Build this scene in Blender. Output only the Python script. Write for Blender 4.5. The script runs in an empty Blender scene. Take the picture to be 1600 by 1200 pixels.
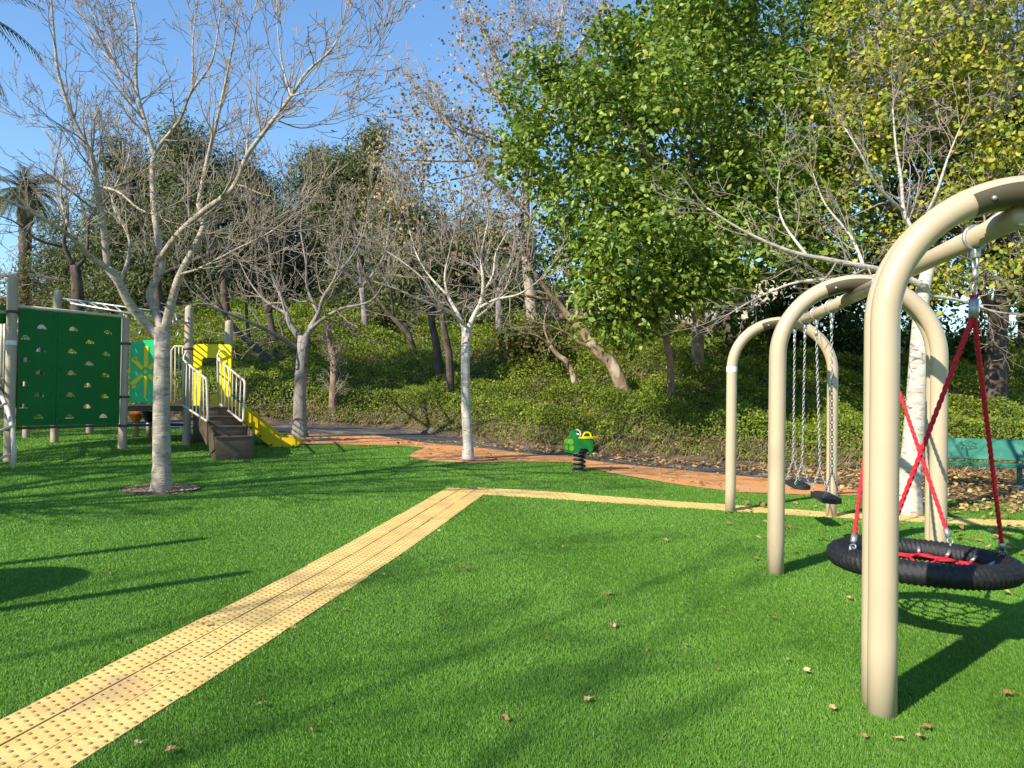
import bpy, bmesh, math, random
import numpy as np
from mathutils import Vector, Matrix, Quaternion

S = bpy.context.scene
COL = S.collection
RNG = np.random.default_rng(7)
random.seed(7)
R = math.radians

# ------------------------------------------------------------------ camera
CAMZ, FPX = 1.5, 1202.0
cam_d = bpy.data.cameras.new('camera')
cam = bpy.data.objects.new('camera', cam_d)
COL.objects.link(cam)
cam_d.sensor_width = 36.0
cam_d.lens = 36.0 * FPX / 1600.0
cam_d.clip_start, cam_d.clip_end = 0.05, 3000
CR = Matrix.Rotation(R(90.86), 3, 'X') @ Matrix.Rotation(R(0.9), 3, 'Z')
cam.matrix_world = Matrix.Translation((0, 0, CAMZ)) @ CR.to_4x4()
S.camera = cam
CO = Vector((0, 0, CAMZ))


def ray(px, py):
    return CR @ Vector(((px - 800) / FPX, -(py - 600) / FPX, -1.0))


def P(px, py, d):
    v = ray(px, py)
    return CO + v * (d / v.y)


# ------------------------------------------------------------------ terrain
YBX, YBY = [-60, 80], [40, 20]


def tz(x, y, hill=True):
    x = np.asarray(x, float); y = np.asarray(y, float)
    w = np.clip(.55 - .085 * x, 0, 1.2)
    s = np.minimum(y, 30) - 7
    z = .05 * .5 * (s + np.sqrt(s * s + 1.0)) * w
    if hill:
        d = y - np.interp(x, YBX, YBY)
        amp = .4 + .6 * np.clip((x + 24) / 11, 0, 1)
        h = np.interp(d, [0, .7, 4, 5, 9, 14, 20, 60, 400], [0, .55, 1.2, 1.6, 2.75, 3.5, 3.8, 4.2, 8])
        bump = .22 * np.sin(x * 1.3 + 1.1 * np.sin(y * .7)) * np.sin(y * .9 + x * .35) + .12 * np.sin(x * 2.9 + y * 1.7)
        z = z + amp * (h + bump * np.clip(d / 1.2, 0, 1) * np.clip((60 - d) / 30, 0, 1))
    return z


def TZ(x, y):
    return float(tz(x, y))


def G(px, py, hill=False):
    v = ray(px, py)
    t = 1.0
    for _ in range(4000):
        p = CO + v * t
        if p.z <= float(tz(p.x, p.y, hill)):
            break
        t += .02
    return Vector((p.x, p.y, float(tz(p.x, p.y, hill))))


ASP_UP = [(1349, 739), (1134, 728), (1060, 722), (842, 702), (734, 688), (625, 672), (480, 664), (300, 657), (180, 654)]
_yb = sorted((G(*p).x, G(*p).y) for p in ASP_UP[:-1])
YBX = [-60, _yb[0][0] - 12] + [p[0] for p in _yb] + [14, 40, 80]
YBY = [_yb[0][1] + 10, _yb[0][1] + 3] + [p[1] for p in _yb] + [_yb[-1][1] + .3, 18.5, 20]
print('YB', [(round(a, 1), round(b, 1)) for a, b in zip(YBX, YBY)])


# ------------------------------------------------------------------ mesh builder
def nrm(v):
    return v / np.maximum(np.linalg.norm(v, axis=-1, keepdims=True), 1e-9)


class MB:
    def __init__(self):
        self.v, self.q, self.t, self.c = [], [], [], []
        self.qm, self.tm = [], []
        self.n = 0

    def add(self, v, q=None, t=None, c=None, m=0):
        v = np.asarray(v, float).reshape(-1, 3)
        self.v.append(v)
        self.c.append(np.broadcast_to(np.asarray((1., 1, 1) if c is None else c, float), v.shape))
        if q is not None and len(q):
            self.q.append(np.asarray(q, int) + self.n); self.qm.append(np.full(len(q), m))
        if t is not None and len(t):
            self.t.append(np.asarray(t, int) + self.n); self.tm.append(np.full(len(t), m))
        self.n += len(v)

    def tube(self, pts, rad, s=8, ref=None, caps=True, m=0, c=None, dome=False):
        pts = np.array([tuple(p) for p in pts], float)
        n = len(pts)
        rad = np.broadcast_to(np.asarray(rad, float), (n,))
        t = nrm(np.gradient(pts, axis=0))
        if ref is None:
            mt = np.abs(t).mean(axis=0)
            ref = np.eye(3)[int(np.argmin(mt))]
        u = nrm(np.cross(t, np.asarray(ref, float)))
        w = np.cross(t, u)
        a = np.linspace(0, 2 * math.pi, s, endpoint=False)
        ring = pts[:, None] + rad[:, None, None] * (np.cos(a)[None, :, None] * u[:, None] + np.sin(a)[None, :, None] * w[:, None])
        i = np.arange(n - 1)[:, None] * s
        j = np.arange(s)[None]
        k = (j + 1) % s
        q = np.stack([i + j, i + s + j, i + s + k, i + k], -1).reshape(-1, 4)
        v = ring.reshape(-1, 3)
        tr = None
        if caps:
            v = np.vstack([v, pts[:1], pts[-1:]])
            jj = np.arange(s); kk = (jj + 1) % s
            tr = np.vstack([np.stack([np.full(s, n * s), jj, kk], -1),
                            np.stack([np.full(s, n * s + 1), (n - 1) * s + kk, (n - 1) * s + jj], -1)])
        self.add(v, q, tr, c, m)

    def box(self, c, size, rot=None, m=0, bev=0.0, col=None):
        sx, sy, sz = [a / 2 for a in size]
        b = min(bev, sx * .9, sy * .9, sz * .9)
        if b <= 0:
            v = np.array([[x, y, z] for z in (-sz, sz) for y in (-sy, sy) for x in (-sx, sx)])
            q = [[0, 2, 3, 1], [4, 5, 7, 6], [0, 1, 5, 4], [2, 6, 7, 3], [0, 4, 6, 2], [1, 3, 7, 5]]
            t = None
        else:
            bm = bmesh.new()
            bmesh.ops.create_cube(bm, size=1)
            for p in bm.verts:
                p.co = Vector((p.co.x * 2 * sx, p.co.y * 2 * sy, p.co.z * 2 * sz))
            bmesh.ops.bevel(bm, geom=bm.edges[:], offset=b, segments=2, affect='EDGES', profile=.5)
            bm.verts.index_update()
            v = np.array([tuple(p.co) for p in bm.verts])
            q = [[p.index for p in f.verts] for f in bm.faces if len(f.verts) == 4]
            t = [[p.index for p in f.verts] for f in bm.faces if len(f.verts) == 3]
            bm.free()
        if rot is not None:
            v = v @ np.array(rot.to_3x3()).T
        self.add(v + np.array(tuple(c)), q, t, col, m)

    def lathe(self, c, prof, s=16, m=0, rot=None):
        a = np.linspace(0, 2 * math.pi, s, endpoint=False)
        prof = np.array(prof, float)
        n = len(prof)
        v = np.stack([prof[:, 0:1] * np.cos(a), prof[:, 0:1] * np.sin(a), np.repeat(prof[:, 1:2], s, 1)], -1).reshape(-1, 3)
        i = np.arange(n - 1)[:, None] * s; j = np.arange(s)[None]; k = (j + 1) % s
        q = np.stack([i + j, i + k, i + s + k, i + s + j], -1).reshape(-1, 4)
        if rot is not None:
            v = v @ np.array(rot.to_3x3()).T
        self.add(v + np.array(tuple(c)), q, None, None, m)

    def torus(self, c, r0, r1, rot=None, s0=24, s1=8, a0=0, a1=2 * math.pi, sc=(1, 1), m=0):
        full = abs(a1 - a0 - 2 * math.pi) < 1e-6
        a = np.linspace(a0, a1, s0 + (0 if full else 1), endpoint=not full)
        n = len(a)
        b = np.linspace(0, 2 * math.pi, s1, endpoint=False)
        A, B = np.meshgrid(a, b, indexing='ij')
        v = np.stack([(r0 + r1 * np.cos(B)) * np.cos(A) * sc[0], (r0 + r1 * np.cos(B)) * np.sin(A) * sc[1], r1 * np.sin(B)], -1).reshape(-1, 3)
        i = np.arange(n if full else n - 1)[:, None]; i2 = (i + 1) % n
        j = np.arange(s1)[None]; k = (j + 1) % s1
        q = np.stack([i * s1 + j, i2 * s1 + j, i2 * s1 + k, i * s1 + k], -1).reshape(-1, 4)
        if rot is not None:
            v = v @ np.array(rot.to_3x3()).T
        self.add(v + np.array(tuple(c)), q, None, None, m)

    def prism(self, poly, frame, th, m=0):
        """outline poly [(u,v)] laid in frame (origin, U, V, N), thickness th along N"""
        o, U, V, N = [np.array(tuple(a), float) for a in frame]
        n = len(poly)
        f = np.array([o + U * a + V * b for a, b in poly])
        bm = bmesh.new()
        va = [bm.verts.new(p - N * th / 2) for p in f]
        vb = [bm.verts.new(p + N * th / 2) for p in f]
        bm.faces.new(va[::-1]); bm.faces.new(vb)
        for i in range(n):
            j = (i + 1) % n
            bm.faces.new((va[i], va[j], vb[j], vb[i]))
        bmesh.ops.recalc_face_normals(bm, faces=bm.faces[:])
        bmesh.ops.triangulate(bm, faces=bm.faces[:])
        bm.verts.index_update()
        self.add([tuple(v.co) for v in bm.verts], None, [[v.index for v in fc.verts] for fc in bm.faces], None, m)
        bm.free()

    def build(self, name, mats, parent=None, smooth=True, loc=None, colors=False, label=None):
        v = np.vstack(self.v)
        if parent is not None:
            off = np.array(tuple(parent['_w'])) if '_w' in parent else np.array(tuple(parent.location))
        elif loc is not None:
            off = np.array(tuple(loc), float)
        else:
            off = np.zeros(3)
        v = v - off
        q = np.vstack(self.q) if self.q else np.zeros((0, 4), int)
        t = np.vstack(self.t) if self.t else np.zeros((0, 3), int)
        me = bpy.data.meshes.new(name)
        nq, nt = len(q), len(t)
        me.vertices.add(len(v)); me.vertices.foreach_set('co', v.ravel().astype(np.float32))
        me.loops.add(nq * 4 + nt * 3)
        me.loops.foreach_set('vertex_index', np.concatenate([q.ravel(), t.ravel()]).astype(np.int32))
        me.polygons.add(nq + nt)
        st = np.concatenate([np.arange(nq) * 4, nq * 4 + np.arange(nt) * 3]).astype(np.int32)
        me.polygons.foreach_set('loop_start', st)
        me.polygons.foreach_set('material_index', np.concatenate(self.qm + self.tm).astype(np.int32))
        me.polygons.foreach_set('use_smooth', np.full(nq + nt, bool(smooth)))
        for mt in (mats if isinstance(mats, (list, tuple)) else [mats]):
            me.materials.append(mt)
        me.update(calc_edges=True)
        if colors:
            ca = me.color_attributes.new('Col', 'FLOAT_COLOR', 'POINT')
            cc = np.ones((len(v), 4), np.float32); cc[:, :3] = np.vstack(self.c)
            ca.data.foreach_set('color', cc.ravel())
        if smooth == 'auto':
            me.set_sharp_from_angle(angle=R(38))
        o = bpy.data.objects.new(name, me)
        COL.objects.link(o)
        if parent is not None:
            o.parent = parent
            o['_w'] = tuple(float(a) for a in off)
        else:
            o.location = off
        if label:
            o['label'] = label
        return o


def tag(o, label, cat, group=None, kind=None):
    o['label'] = label
    if cat: o['category'] = cat
    if group: o['group'] = group
    if kind: o['kind'] = kind
    return o


def thing(name, loc, label, cat, group=None):
    o = bpy.data.objects.new(name, None)
    COL.objects.link(o)
    o.location = tuple(loc)
    o.empty_display_size = .2
    return tag(o, label, cat, group)


def ball(c, r, s=12, n=8, m=0, mb=None, sz=1.0):
    prof = [(max(1e-4, r * math.sin(math.pi * i / n)), -r * sz * math.cos(math.pi * i / n)) for i in range(n + 1)]
    mb.lathe(c, prof, s, m)


# ------------------------------------------------------------------ materials
def newmat(name):
    m = bpy.data.materials.new(name)
    m.use_nodes = True
    nt = m.node_tree
    return m, nt, nt.nodes['Principled BSDF']


def pmat(name, c1, c2=None, scale=6., rough=.6, bump=0., bscale=None, spec=.5, metal=0., stretch=(1, 1, 1), detail=5, lo=.35, hi=.65,
         c3=None, c3scale=2., c3lo=.6, c3hi=.7, coat=0.):
    m, nt, b = newmat(name)
    N, L = nt.nodes, nt.links
    b.inputs['Roughness'].default_value = rough
    b.inputs['Metallic'].default_value = metal
    b.inputs['Specular IOR Level'].default_value = spec
    b.inputs['Coat Weight'].default_value = coat
    c2 = c2 or tuple(min(1, a * .8) for a in c1)
    tc = N.new('ShaderNodeTexCoord'); mp = N.new('ShaderNodeMapping')
    L.new(tc.outputs['Object'], mp.inputs['Vector'])
    mp.inputs['Scale'].default_value = stretch
    no = N.new('ShaderNodeTexNoise')
    no.inputs['Scale'].default_value = scale; no.inputs['Detail'].default_value = detail
    L.new(mp.outputs[0], no.inputs['Vector'])
    rp = N.new('ShaderNodeValToRGB')
    rp.color_ramp.elements[0].position, rp.color_ramp.elements[1].position = lo, hi
    rp.color_ramp.elements[0].color = (*c2, 1); rp.color_ramp.elements[1].color = (*c1, 1)
    L.new(no.outputs['Fac'], rp.inputs['Fac'])
    out = rp.outputs['Color']
    if c3:
        n3 = N.new('ShaderNodeTexNoise'); n3.inputs['Scale'].default_value = c3scale; n3.inputs['Detail'].default_value = 6
        L.new(mp.outputs[0], n3.inputs['Vector'])
        r3 = N.new('ShaderNodeMapRange'); r3.inputs['From Min'].default_value = c3lo; r3.inputs['From Max'].default_value = c3hi
        L.new(n3.outputs['Fac'], r3.inputs['Value'])
        mx = N.new('ShaderNodeMix'); mx.data_type = 'RGBA'
        L.new(r3.outputs[0], mx.inputs['Factor']); L.new(out, mx.inputs[6]); mx.inputs[7].default_value = (*c3, 1)
        out = mx.outputs[2]
    L.new(out, b.inputs['Base Color'])
    if bump:
        nb = N.new('ShaderNodeTexNoise'); nb.inputs['Scale'].default_value = bscale or scale * 3; nb.inputs['Detail'].default_value = 6
        L.new(mp.outputs[0], nb.inputs['Vector'])
        bp = N.new('ShaderNodeBump'); bp.inputs['Strength'].default_value = bump; bp.inputs['Distance'].default_value = .02
        L.new(nb.outputs['Fac'], bp.inputs['Height']); L.new(bp.outputs[0], b.inputs['Normal'])
    return m


def leafmat(name, rough=.45, trans=.3, spec=.4, tint=(1.25, 1.2, .5)):
    m, nt, b = newmat(name)
    N, L = nt.nodes, nt.links
    at = N.new('ShaderNodeAttribute'); at.attribute_name = 'Col'
    L.new(at.outputs['Color'], b.inputs['Base Color'])
    b.inputs['Roughness'].default_value = rough
    b.inputs['Specular IOR Level'].default_value = spec
    tr = N.new('ShaderNodeBsdfTranslucent')
    mu = N.new('ShaderNodeMix'); mu.data_type = 'RGBA'; mu.blend_type = 'MULTIPLY'; mu.inputs['Factor'].default_value = 1
    L.new(at.outputs['Color'], mu.inputs[6]); mu.inputs[7].default_value = (*tint, 1)
    L.new(mu.outputs[2], tr.inputs['Color'])
    ms = N.new('ShaderNodeMixShader'); ms.inputs[0].default_value = trans
    L.new(b.outputs[0], ms.inputs[1]); L.new(tr.outputs[0], ms.inputs[2])
    L.new(ms.outputs[0], N['Material Output'].inputs['Surface'])
    return m


M = {}
M['soil'] = pmat('soil', (.17, .125, .08), (.085, .07, .045), 3, .95, .6, 14, .1, c3=(.30, .23, .15), c3scale=7)
M['turf'] = pmat('turf', (.095, .215, .028), (.065, .165, .02), 60, .7, .5, 220, .2, lo=.3, hi=.7)
M['asphalt'] = pmat('asphalt', (.11, .105, .10), (.055, .055, .057), 30, .9, .4, 150, .2, c3=(.21, .18, .14), c3scale=2.5, c3lo=.5, c3hi=.68)
M['rubber'] = pmat('orange_rubber', (.70, .33, .13), (.56, .24, .085), 45, .9, .4, 200, .15, c3=(.55, .33, .17), c3scale=1.5, c3lo=.5, c3hi=.75)
M['rubber_grey'] = pmat('grey_kerb', (.35, .29, .22), (.22, .17, .12), 12, .9, .4, 60, .2)
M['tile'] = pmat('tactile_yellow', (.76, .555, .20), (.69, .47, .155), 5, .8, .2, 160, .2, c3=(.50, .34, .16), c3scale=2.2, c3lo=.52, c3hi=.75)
M['dome'] = pmat('tactile_dome', (.47, .305, .10), (.39, .235, .075), 30, .75, 0, None, .25)  # darker than the tiles: stains, plus dome shading put into the colour
M['joint'] = pmat('tile_joint', (.11, .075, .045), (.07, .05, .03), 20, .95)
M['steel_tan'] = pmat('tan_powder_coat', (.49, .395, .26), (.465, .37, .24), 3, .33, .02, 200, .5, coat=.15)
M['steel_taupe'] = pmat('taupe_powder_coat', (.40, .325, .235), (.37, .30, .215), 3, .4, .02, 200, .45)
M['bracket'] = pmat('dark_bracket', (.085, .07, .035), (.07, .055, .03), 8, .5, .05)
M['galv'] = pmat('galvanised', (.52, .52, .50), (.34, .34, .33), 40, .45, .05, 120, .5, metal=.75)
M['rail'] = pmat('cream_rail', (.62, .55, .43), (.58, .51, .40), 4, .4, .02)
M['green_panel'] = pmat('green_plastic', (.004, .16, .03), (.004, .14, .026), 2, .5, .02, 90, .2)
M['mint'] = pmat('mint_plastic', (.0, .54, .20), (.0, .49, .18), 2, .35, .02, 90)
M['yellow'] = pmat('yellow_plastic', (.88, .70, .0), (.84, .66, .0), 2, .38, .02, 90)
M['slide'] = pmat('slide_yellow', (.72, .50, .0), (.66, .45, .0), 3, .35, .02, 90)
M['deck'] = pmat('brown_deck', (.115, .078, .045), (.08, .055, .032), 8, .6, .1, 60, c3=(.2, .16, .12), c3scale=3, c3lo=.6, c3hi=.8)
M['orange'] = pmat('orange_plastic', (.60, .17, .02), None, 3, .4)
M['blue'] = pmat('blue_rubber', (.05, .12, .36), None, 3, .8)
M['rubber_black'] = pmat('black_rubber', (.018, .018, .02), (.012, .012, .013), 20, .55, .1, 80, .5)
M['rope_black'] = pmat('black_wrapped_rope', (.02, .02, .021), (.011, .011, .012), 40, .45, .3, 240, .4)
M['rope_red'] = pmat('red_rope', (.66, .02, .04), (.55, .014, .028), 60, .6, .3, 300, .3)
M['bench'] = pmat('bench_green', (.02, .16, .10), (.018, .135, .085), 5, .38, .05, 90, .5, c3=(.08, .24, .17), c3scale=5, c3lo=.5, c3hi=.8)
M['bench_dark'] = pmat('bench_dark_green', (.012, .10, .08), None, 5, .45)
M['concrete'] = pmat('concrete', (.5, .47, .42), (.4, .37, .33), 10, .9, .2)
M['white'] = pmat('white_label', (.75, .76, .75), (.68, .69, .68), 10, .5)
M['rider_green'] = pmat('rider_green', (.01, .22, .035), (.008, .19, .03), 5, .35)
M['rider_lime'] = pmat('rider_lime', (.22, .48, .03), None, 5, .4)
M['wall_cream'] = pmat('cream_render', (.80, .72, .55), (.74, .66, .50), 2, .9, .1)
M['wall_pink'] = pmat('pale_render', (.72, .60, .50), (.66, .55, .46), 2, .9, .1)
M['tile_red'] = pmat('terracotta', (.42, .16, .075), (.32, .11, .05), 6, .85, .3, 30)
M['glass'] = pmat('dark_window', (.05, .06, .07), None, 3, .1)
M['bark_pale'] = pmat('pale_bark', (.43, .37, .295), (.30, .255, .20), 5, .85, .5, 16, .2, stretch=(1, 1, 3.2), lo=.38, hi=.6,
                      c3=(.15, .12, .09), c3scale=11, c3lo=.57, c3hi=.68)
M['bark_white'] = pmat('white_bark', (.54, .49, .41), (.38, .34, .28), 6, .85, .5, 18, .2, stretch=(1, 1, 3.5), lo=.34, hi=.56,
                       c3=(.16, .13, .10), c3scale=8, c3lo=.60, c3hi=.68)
M['bark_grey'] = pmat('grey_bark', (.30, .27, .235), (.18, .16, .14), 5, .9, .6, 18, .15, stretch=(1, 1, .45), c3=(.09, .075, .06), c3scale=8, c3lo=.6, c3hi=.7)
M['bark_dark'] = pmat('dark_bark', (.125, .10, .08), (.06, .048, .038), 6, .95, .7, 18, .1, stretch=(1, 1, .4))
M['bark_brown'] = pmat('brown_bark', (.34, .245, .165), (.16, .115, .08), 7, .95, .8, 16, .1, stretch=(1, 1, .5), c3=(.46, .38, .28), c3scale=4, c3lo=.56, c3hi=.66)
M['bark_palm'] = pmat('palm_bark', (.17, .125, .085), (.09, .065, .045), 8, .95, .8, 18, .1, stretch=(1, 1, .6))
M['twig_pale'] = pmat('pale_twig', (.35, .29, .23), (.225, .185, .145), 3, .85, 0, None, .2)
M['twig_grey'] = pmat('grey_twig', (.29, .25, .20), (.19, .16, .125), 3, .9, 0, None, .15)
M['twig_white'] = pmat('white_twig', (.48, .42, .35), (.34, .29, .24), 3, .85, 0, None, .15)
M['leaf_gloss'] = leafmat('glossy_leaf', .42, .3, .35)
M['leaf_soft'] = leafmat('soft_leaf', .6, .35, .25)
M['leaf_dry'] = leafmat('dry_leaf', .8, .15, .15, (1.1, .9, .6))
M['needle'] = leafmat('needle', .75, .15, .15)
M['blade'] = leafmat('grass_blade', .6, .25, .2, (1.1, 1.3, .5))


# ------------------------------------------------------------------ polygons / sheets
def inpoly(x, y, poly):
    x = np.asarray(x); y = np.asarray(y)
    ins = np.zeros(x.shape, bool)
    n = len(poly)
    for i in range(n):
        x1, y1 = poly[i][0], poly[i][1]; x2, y2 = poly[(i + 1) % n][0], poly[(i + 1) % n][1]
        c = ((y1 > y) != (y2 > y))
        xi = (x2 - x1) * (y - y1) / ((y2 - y1) if abs(y2 - y1) > 1e-9 else 1e-9) + x1
        ins ^= c & (x < xi)
    return ins


def dens(poly, step):
    out = []
    for i in range(len(poly)):
        a = Vector(poly[i][:2]); b = Vector(poly[(i + 1) % len(poly)][:2])
        k = max(1, int((b - a).length / step))
        out += [tuple(a.lerp(b, j / k)) for j in range(k)]
    return out


def sheet(name, poly, dz, mat, step=.6, hill=False, kind='structure', wob=0.0):
    bm = bmesh.new()
    pts = dens(poly, step)
    if wob:
        pts = [(x + wob * math.sin(y * 3.1 + x * 2), y + wob * math.sin(x * 3.7 + y)) for x, y in pts]
    vs = [bm.verts.new((x, y, 0)) for x, y in pts]
    bm.faces.new(vs)
    bmesh.ops.triangulate(bm, faces=bm.faces[:])
    for _ in range(9):
        lng = [e for e in bm.edges if e.calc_length() > step * 1.6]
        if not lng: break
        bmesh.ops.subdivide_edges(bm, edges=lng, cuts=1)
        bmesh.ops.triangulate(bm, faces=bm.faces[:])
    co = np.array([tuple(v.co) for v in bm.verts])
    zz = tz(co[:, 0], co[:, 1], hill) + dz
    for v, z in zip(bm.verts, zz): v.co.z = z
    bmesh.ops.recalc_face_normals(bm, faces=bm.faces[:])
    if sum(f.normal.z for f in bm.faces) < 0:
        bmesh.ops.reverse_faces(bm, faces=bm.faces[:])
    me = bpy.data.meshes.new(name); bm.to_mesh(me); bm.free()
    for p in me.polygons: p.use_smooth = True
    me.materials.append(mat)
    o = bpy.data.objects.new(name, me); COL.objects.link(o)
    o['kind'] = kind
    return o


def GP(lst):
    return [tuple(G(*p)[:2]) for p in lst]


# ground (soil, hill) one sheet to the horizon
gx = np.concatenate([[-900, -400, -200, -120, -80], np.arange(-60, -20, 1.5), np.arange(-20, 22, .4), np.arange(22, 60, 1.5), [80, 120, 200, 400, 900]])
gy = np.concatenate([[-400, -150, -60], np.arange(-30, 0, 2.), np.arange(0, 14, .7), np.arange(14, 36, .35), np.arange(36, 70, 1.5), [85, 120, 200, 400, 1200]])
X, Y = np.meshgrid(gx, gy, indexing='ij')
mb = MB()
n1, n2 = X.shape
i = np.arange(n1 - 1)[:, None] * n2; j = np.arange(n2 - 1)[None]
mb.add(np.stack([X, Y, tz(X, Y)], -1).reshape(-1, 3), np.stack([i + j, i + n2 + j, i + n2 + j + 1, i + j + 1], -1).reshape(-1, 4))
ground = mb.build('ground', M['soil']); ground['kind'] = 'structure'

# turf
RUB_LOW = [(455, 697), (480, 695), (582, 697), (640, 699), (665, 701), (648, 707), (641, 715), (655, 720), (683, 723), (741, 725), (820, 723), (893, 724), (951, 741), (1060, 759), (1155, 771), (1250, 775), (1347, 776)]
RUB_UP = [(1347, 767), (1225, 752), (1060, 736), (933, 723), (897, 716), (842, 712), (734, 700), (654, 692), (589, 682), (480, 680), (450, 681)]
rubber_poly = GP(RUB_LOW + RUB_UP)
ASP_LOW = [(180, 660), (300, 664), (450, 676)] + RUB_UP[::-1][1:]
asphalt_poly = GP(ASP_LOW) + [tuple(v) for v in GP(ASP_UP)]
low = GP(RUB_LOW)
turf_poly = [(-25, -8), (14, -8), (14, 9.6), tuple(G(1600, 790)[:2]), tuple(G(1480, 782)[:2]), tuple(G(1400, 778)[:2])] + \
            [tuple(G(*p)[:2]) for p in RUB_UP[:-1]] + GP([(440, 679), (300, 667), (180, 663), (40, 662), (-200, 662)])
sheet('turf', turf_poly, .012, M['turf'], .5)
sheet('asphalt_path', asphalt_poly, .020, M['asphalt'], .5, wob=.04)
sheet('rubber_path', rubber_poly, .024, M['rubber'], .4, wob=.03)

# tactile path: three rows of domed tiles, then a bend to the right
A0, A1 = G(0, 1130), G(703, 764)
B0, B1 = G(150, 1200), G(757, 775)
dirp = ((A1 - A0).xy.normalized() + (B1 - B0).xy.normalized()).normalized()
start = A0.xy - dirp * 3.2
wv = Vector((dirp.y, -dirp.x))
WID = abs((B0.xy - A0.xy).dot(wv)) * .5 + abs((B1.xy - A1.xy).dot(wv)) * .5
LEN = (A1.xy - start).dot(dirp)
up_pts = [G(*p).xy for p in [(703, 764), (745, 763.5), (860, 770), (1050, 785), (1134, 790.5), (1291, 802), (1404, 808), (1600, 816)]]
lo_pts = [G(*p).xy for p in [(757, 775), (860, 781), (1050, 794), (1134, 799.5), (1291, 810), (1404, 816), (1600, 825.5)]]
ext = (up_pts[-1] - up_pts[-2]).normalized() * 4
arm_poly = [tuple(p) for p in up_pts] + [tuple(up_pts[-1] + ext), tuple(lo_pts[-1] + ext)] + [tuple(p) for p in lo_pts[::-1]]
leg_poly = [tuple(start), tuple(start + dirp * LEN), tuple(start + dirp * (LEN - .1) + wv * WID), tuple(start + wv * WID)]
path_polys = [arm_poly, leg_poly]
mb = MB()
JZ, TZt = .0145, .0195


def slab(a, b, c, d, z, m):
    """quad tile a-b-c-d with a bevelled lip"""
    q = [Vector(p) for p in (a, b, c, d)]
    cen = sum(q, Vector((0, 0))) / 4
    top = [cen + (p - cen) * (1 - .004 / max(.05, (p - cen).length)) for p in q]
    v = [(p.x, p.y, TZ0(p) + .006) for p in q] + [(p.x, p.y, TZ0(p) + z) for p in top]
    mb.add(v, [[4, 5, 6, 7], [0, 1, 5, 4], [1, 2, 6, 5], [2, 3, 7, 6], [3, 0, 4, 7]][0:5], None, None, m)


def TZ0(p):
    return float(tz(p[0], p[1], False))


TW = WID / 3
ntile = int(LEN / .5)
domes = []
for r_ in range(3):
    off = RNG.uniform(0, .5)
    k0 = 0.0
    edges = [0.0]
    while edges[-1] < LEN: edges.append(edges[-1] + (.5 if edges[-1] > 0 else off + .05))
    edges[-1] = LEN - .012 * r_
    for a, b in zip(edges[:-1], edges[1:]):
        if b - a < .03: continue
        w0 = r_ * TW + .006 + RNG.uniform(-.003, .003); w1 = (r_ + 1) * TW - .004 + RNG.uniform(-.003, .003)
        if r_ == 0: w0 += RNG.uniform(-.004, .008)
        if r_ == 2: w1 += RNG.uniform(-.008, .006)
        z = TZt + RNG.uniform(-.002, .002)
        pt = lambda l, w: start + dirp * l + wv * w
        slab(pt(a + .0015, w1), pt(b - .0015, w1), pt(b - .0015, w0), pt(a + .0015, w0), z, 0)
        nx = max(1, int(round((b - a) / .0635)))
        for iy in range(4):
            for ix in range(nx):
                p = pt(a + (ix + .5 + (.25 if iy % 2 else -.25)) * (b - a) / nx, w0 + (iy + .5) * (w1 - w0) / 4)
                domes.append((p.x, p.y, TZ0(p) + z))
# arm tiles
U = np.array([tuple(p) for p in up_pts[1:] + [up_pts[-1] + ext]]); Lw = np.array([tuple(p) for p in lo_pts + [lo_pts[-1] + ext]])
su = np.concatenate([[0], np.cumsum(np.linalg.norm(np.diff(U, axis=0), axis=1))]); sl = np.concatenate([[0], np.cumsum(np.linalg.norm(np.diff(Lw, axis=0), axis=1))])
na = int(su[-1] / .25)
ipt = lambda arr, s, t: Vector((np.interp(t * s[-1], s, arr[:, 0]), np.interp(t * s[-1], s, arr[:, 1])))
for k in range(na):
    t0, t1 = (k + .012) / na, (k + 1 - .012) / na
    a, b = ipt(U, su, t0), ipt(U, su, t1); c, d = ipt(Lw, sl, t1), ipt(Lw, sl, t0)
    slab(d, c, b, a, TZt + RNG.uniform(-.003, .003), 0)
    for ix in range(3):
        for iy in range(6):
            p = a.lerp(b, (ix + .5) / 3).lerp(d.lerp(c, (ix + .5) / 3), (iy + .5) / 6)
            domes.append((p.x, p.y, TZ0(p) + TZt))
# corner slab joining the two
cs = [start + dirp * (LEN + .004), up_pts[1], lo_pts[0], start + dirp * (LEN - .12) + wv * (WID + .004)]
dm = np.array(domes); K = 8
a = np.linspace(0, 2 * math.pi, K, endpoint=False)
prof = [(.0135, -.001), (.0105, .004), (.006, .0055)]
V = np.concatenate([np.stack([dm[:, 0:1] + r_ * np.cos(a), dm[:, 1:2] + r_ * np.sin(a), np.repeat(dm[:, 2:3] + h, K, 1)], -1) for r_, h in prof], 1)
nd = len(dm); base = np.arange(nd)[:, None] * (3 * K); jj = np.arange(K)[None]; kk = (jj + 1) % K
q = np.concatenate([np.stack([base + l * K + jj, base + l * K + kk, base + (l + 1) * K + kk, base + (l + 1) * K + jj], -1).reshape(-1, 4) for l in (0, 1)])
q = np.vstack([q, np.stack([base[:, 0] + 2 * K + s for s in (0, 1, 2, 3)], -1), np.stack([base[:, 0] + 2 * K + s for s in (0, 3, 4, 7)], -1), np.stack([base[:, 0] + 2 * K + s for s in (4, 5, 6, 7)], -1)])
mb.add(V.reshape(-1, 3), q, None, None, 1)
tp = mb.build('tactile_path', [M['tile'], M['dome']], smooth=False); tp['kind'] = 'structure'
sheet('path_bed', leg_poly, JZ, M['joint'], .5)
sheet('path_bed', arm_poly, JZ + .001, M['joint'], .5)

# tree pits
PITS = []


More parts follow.
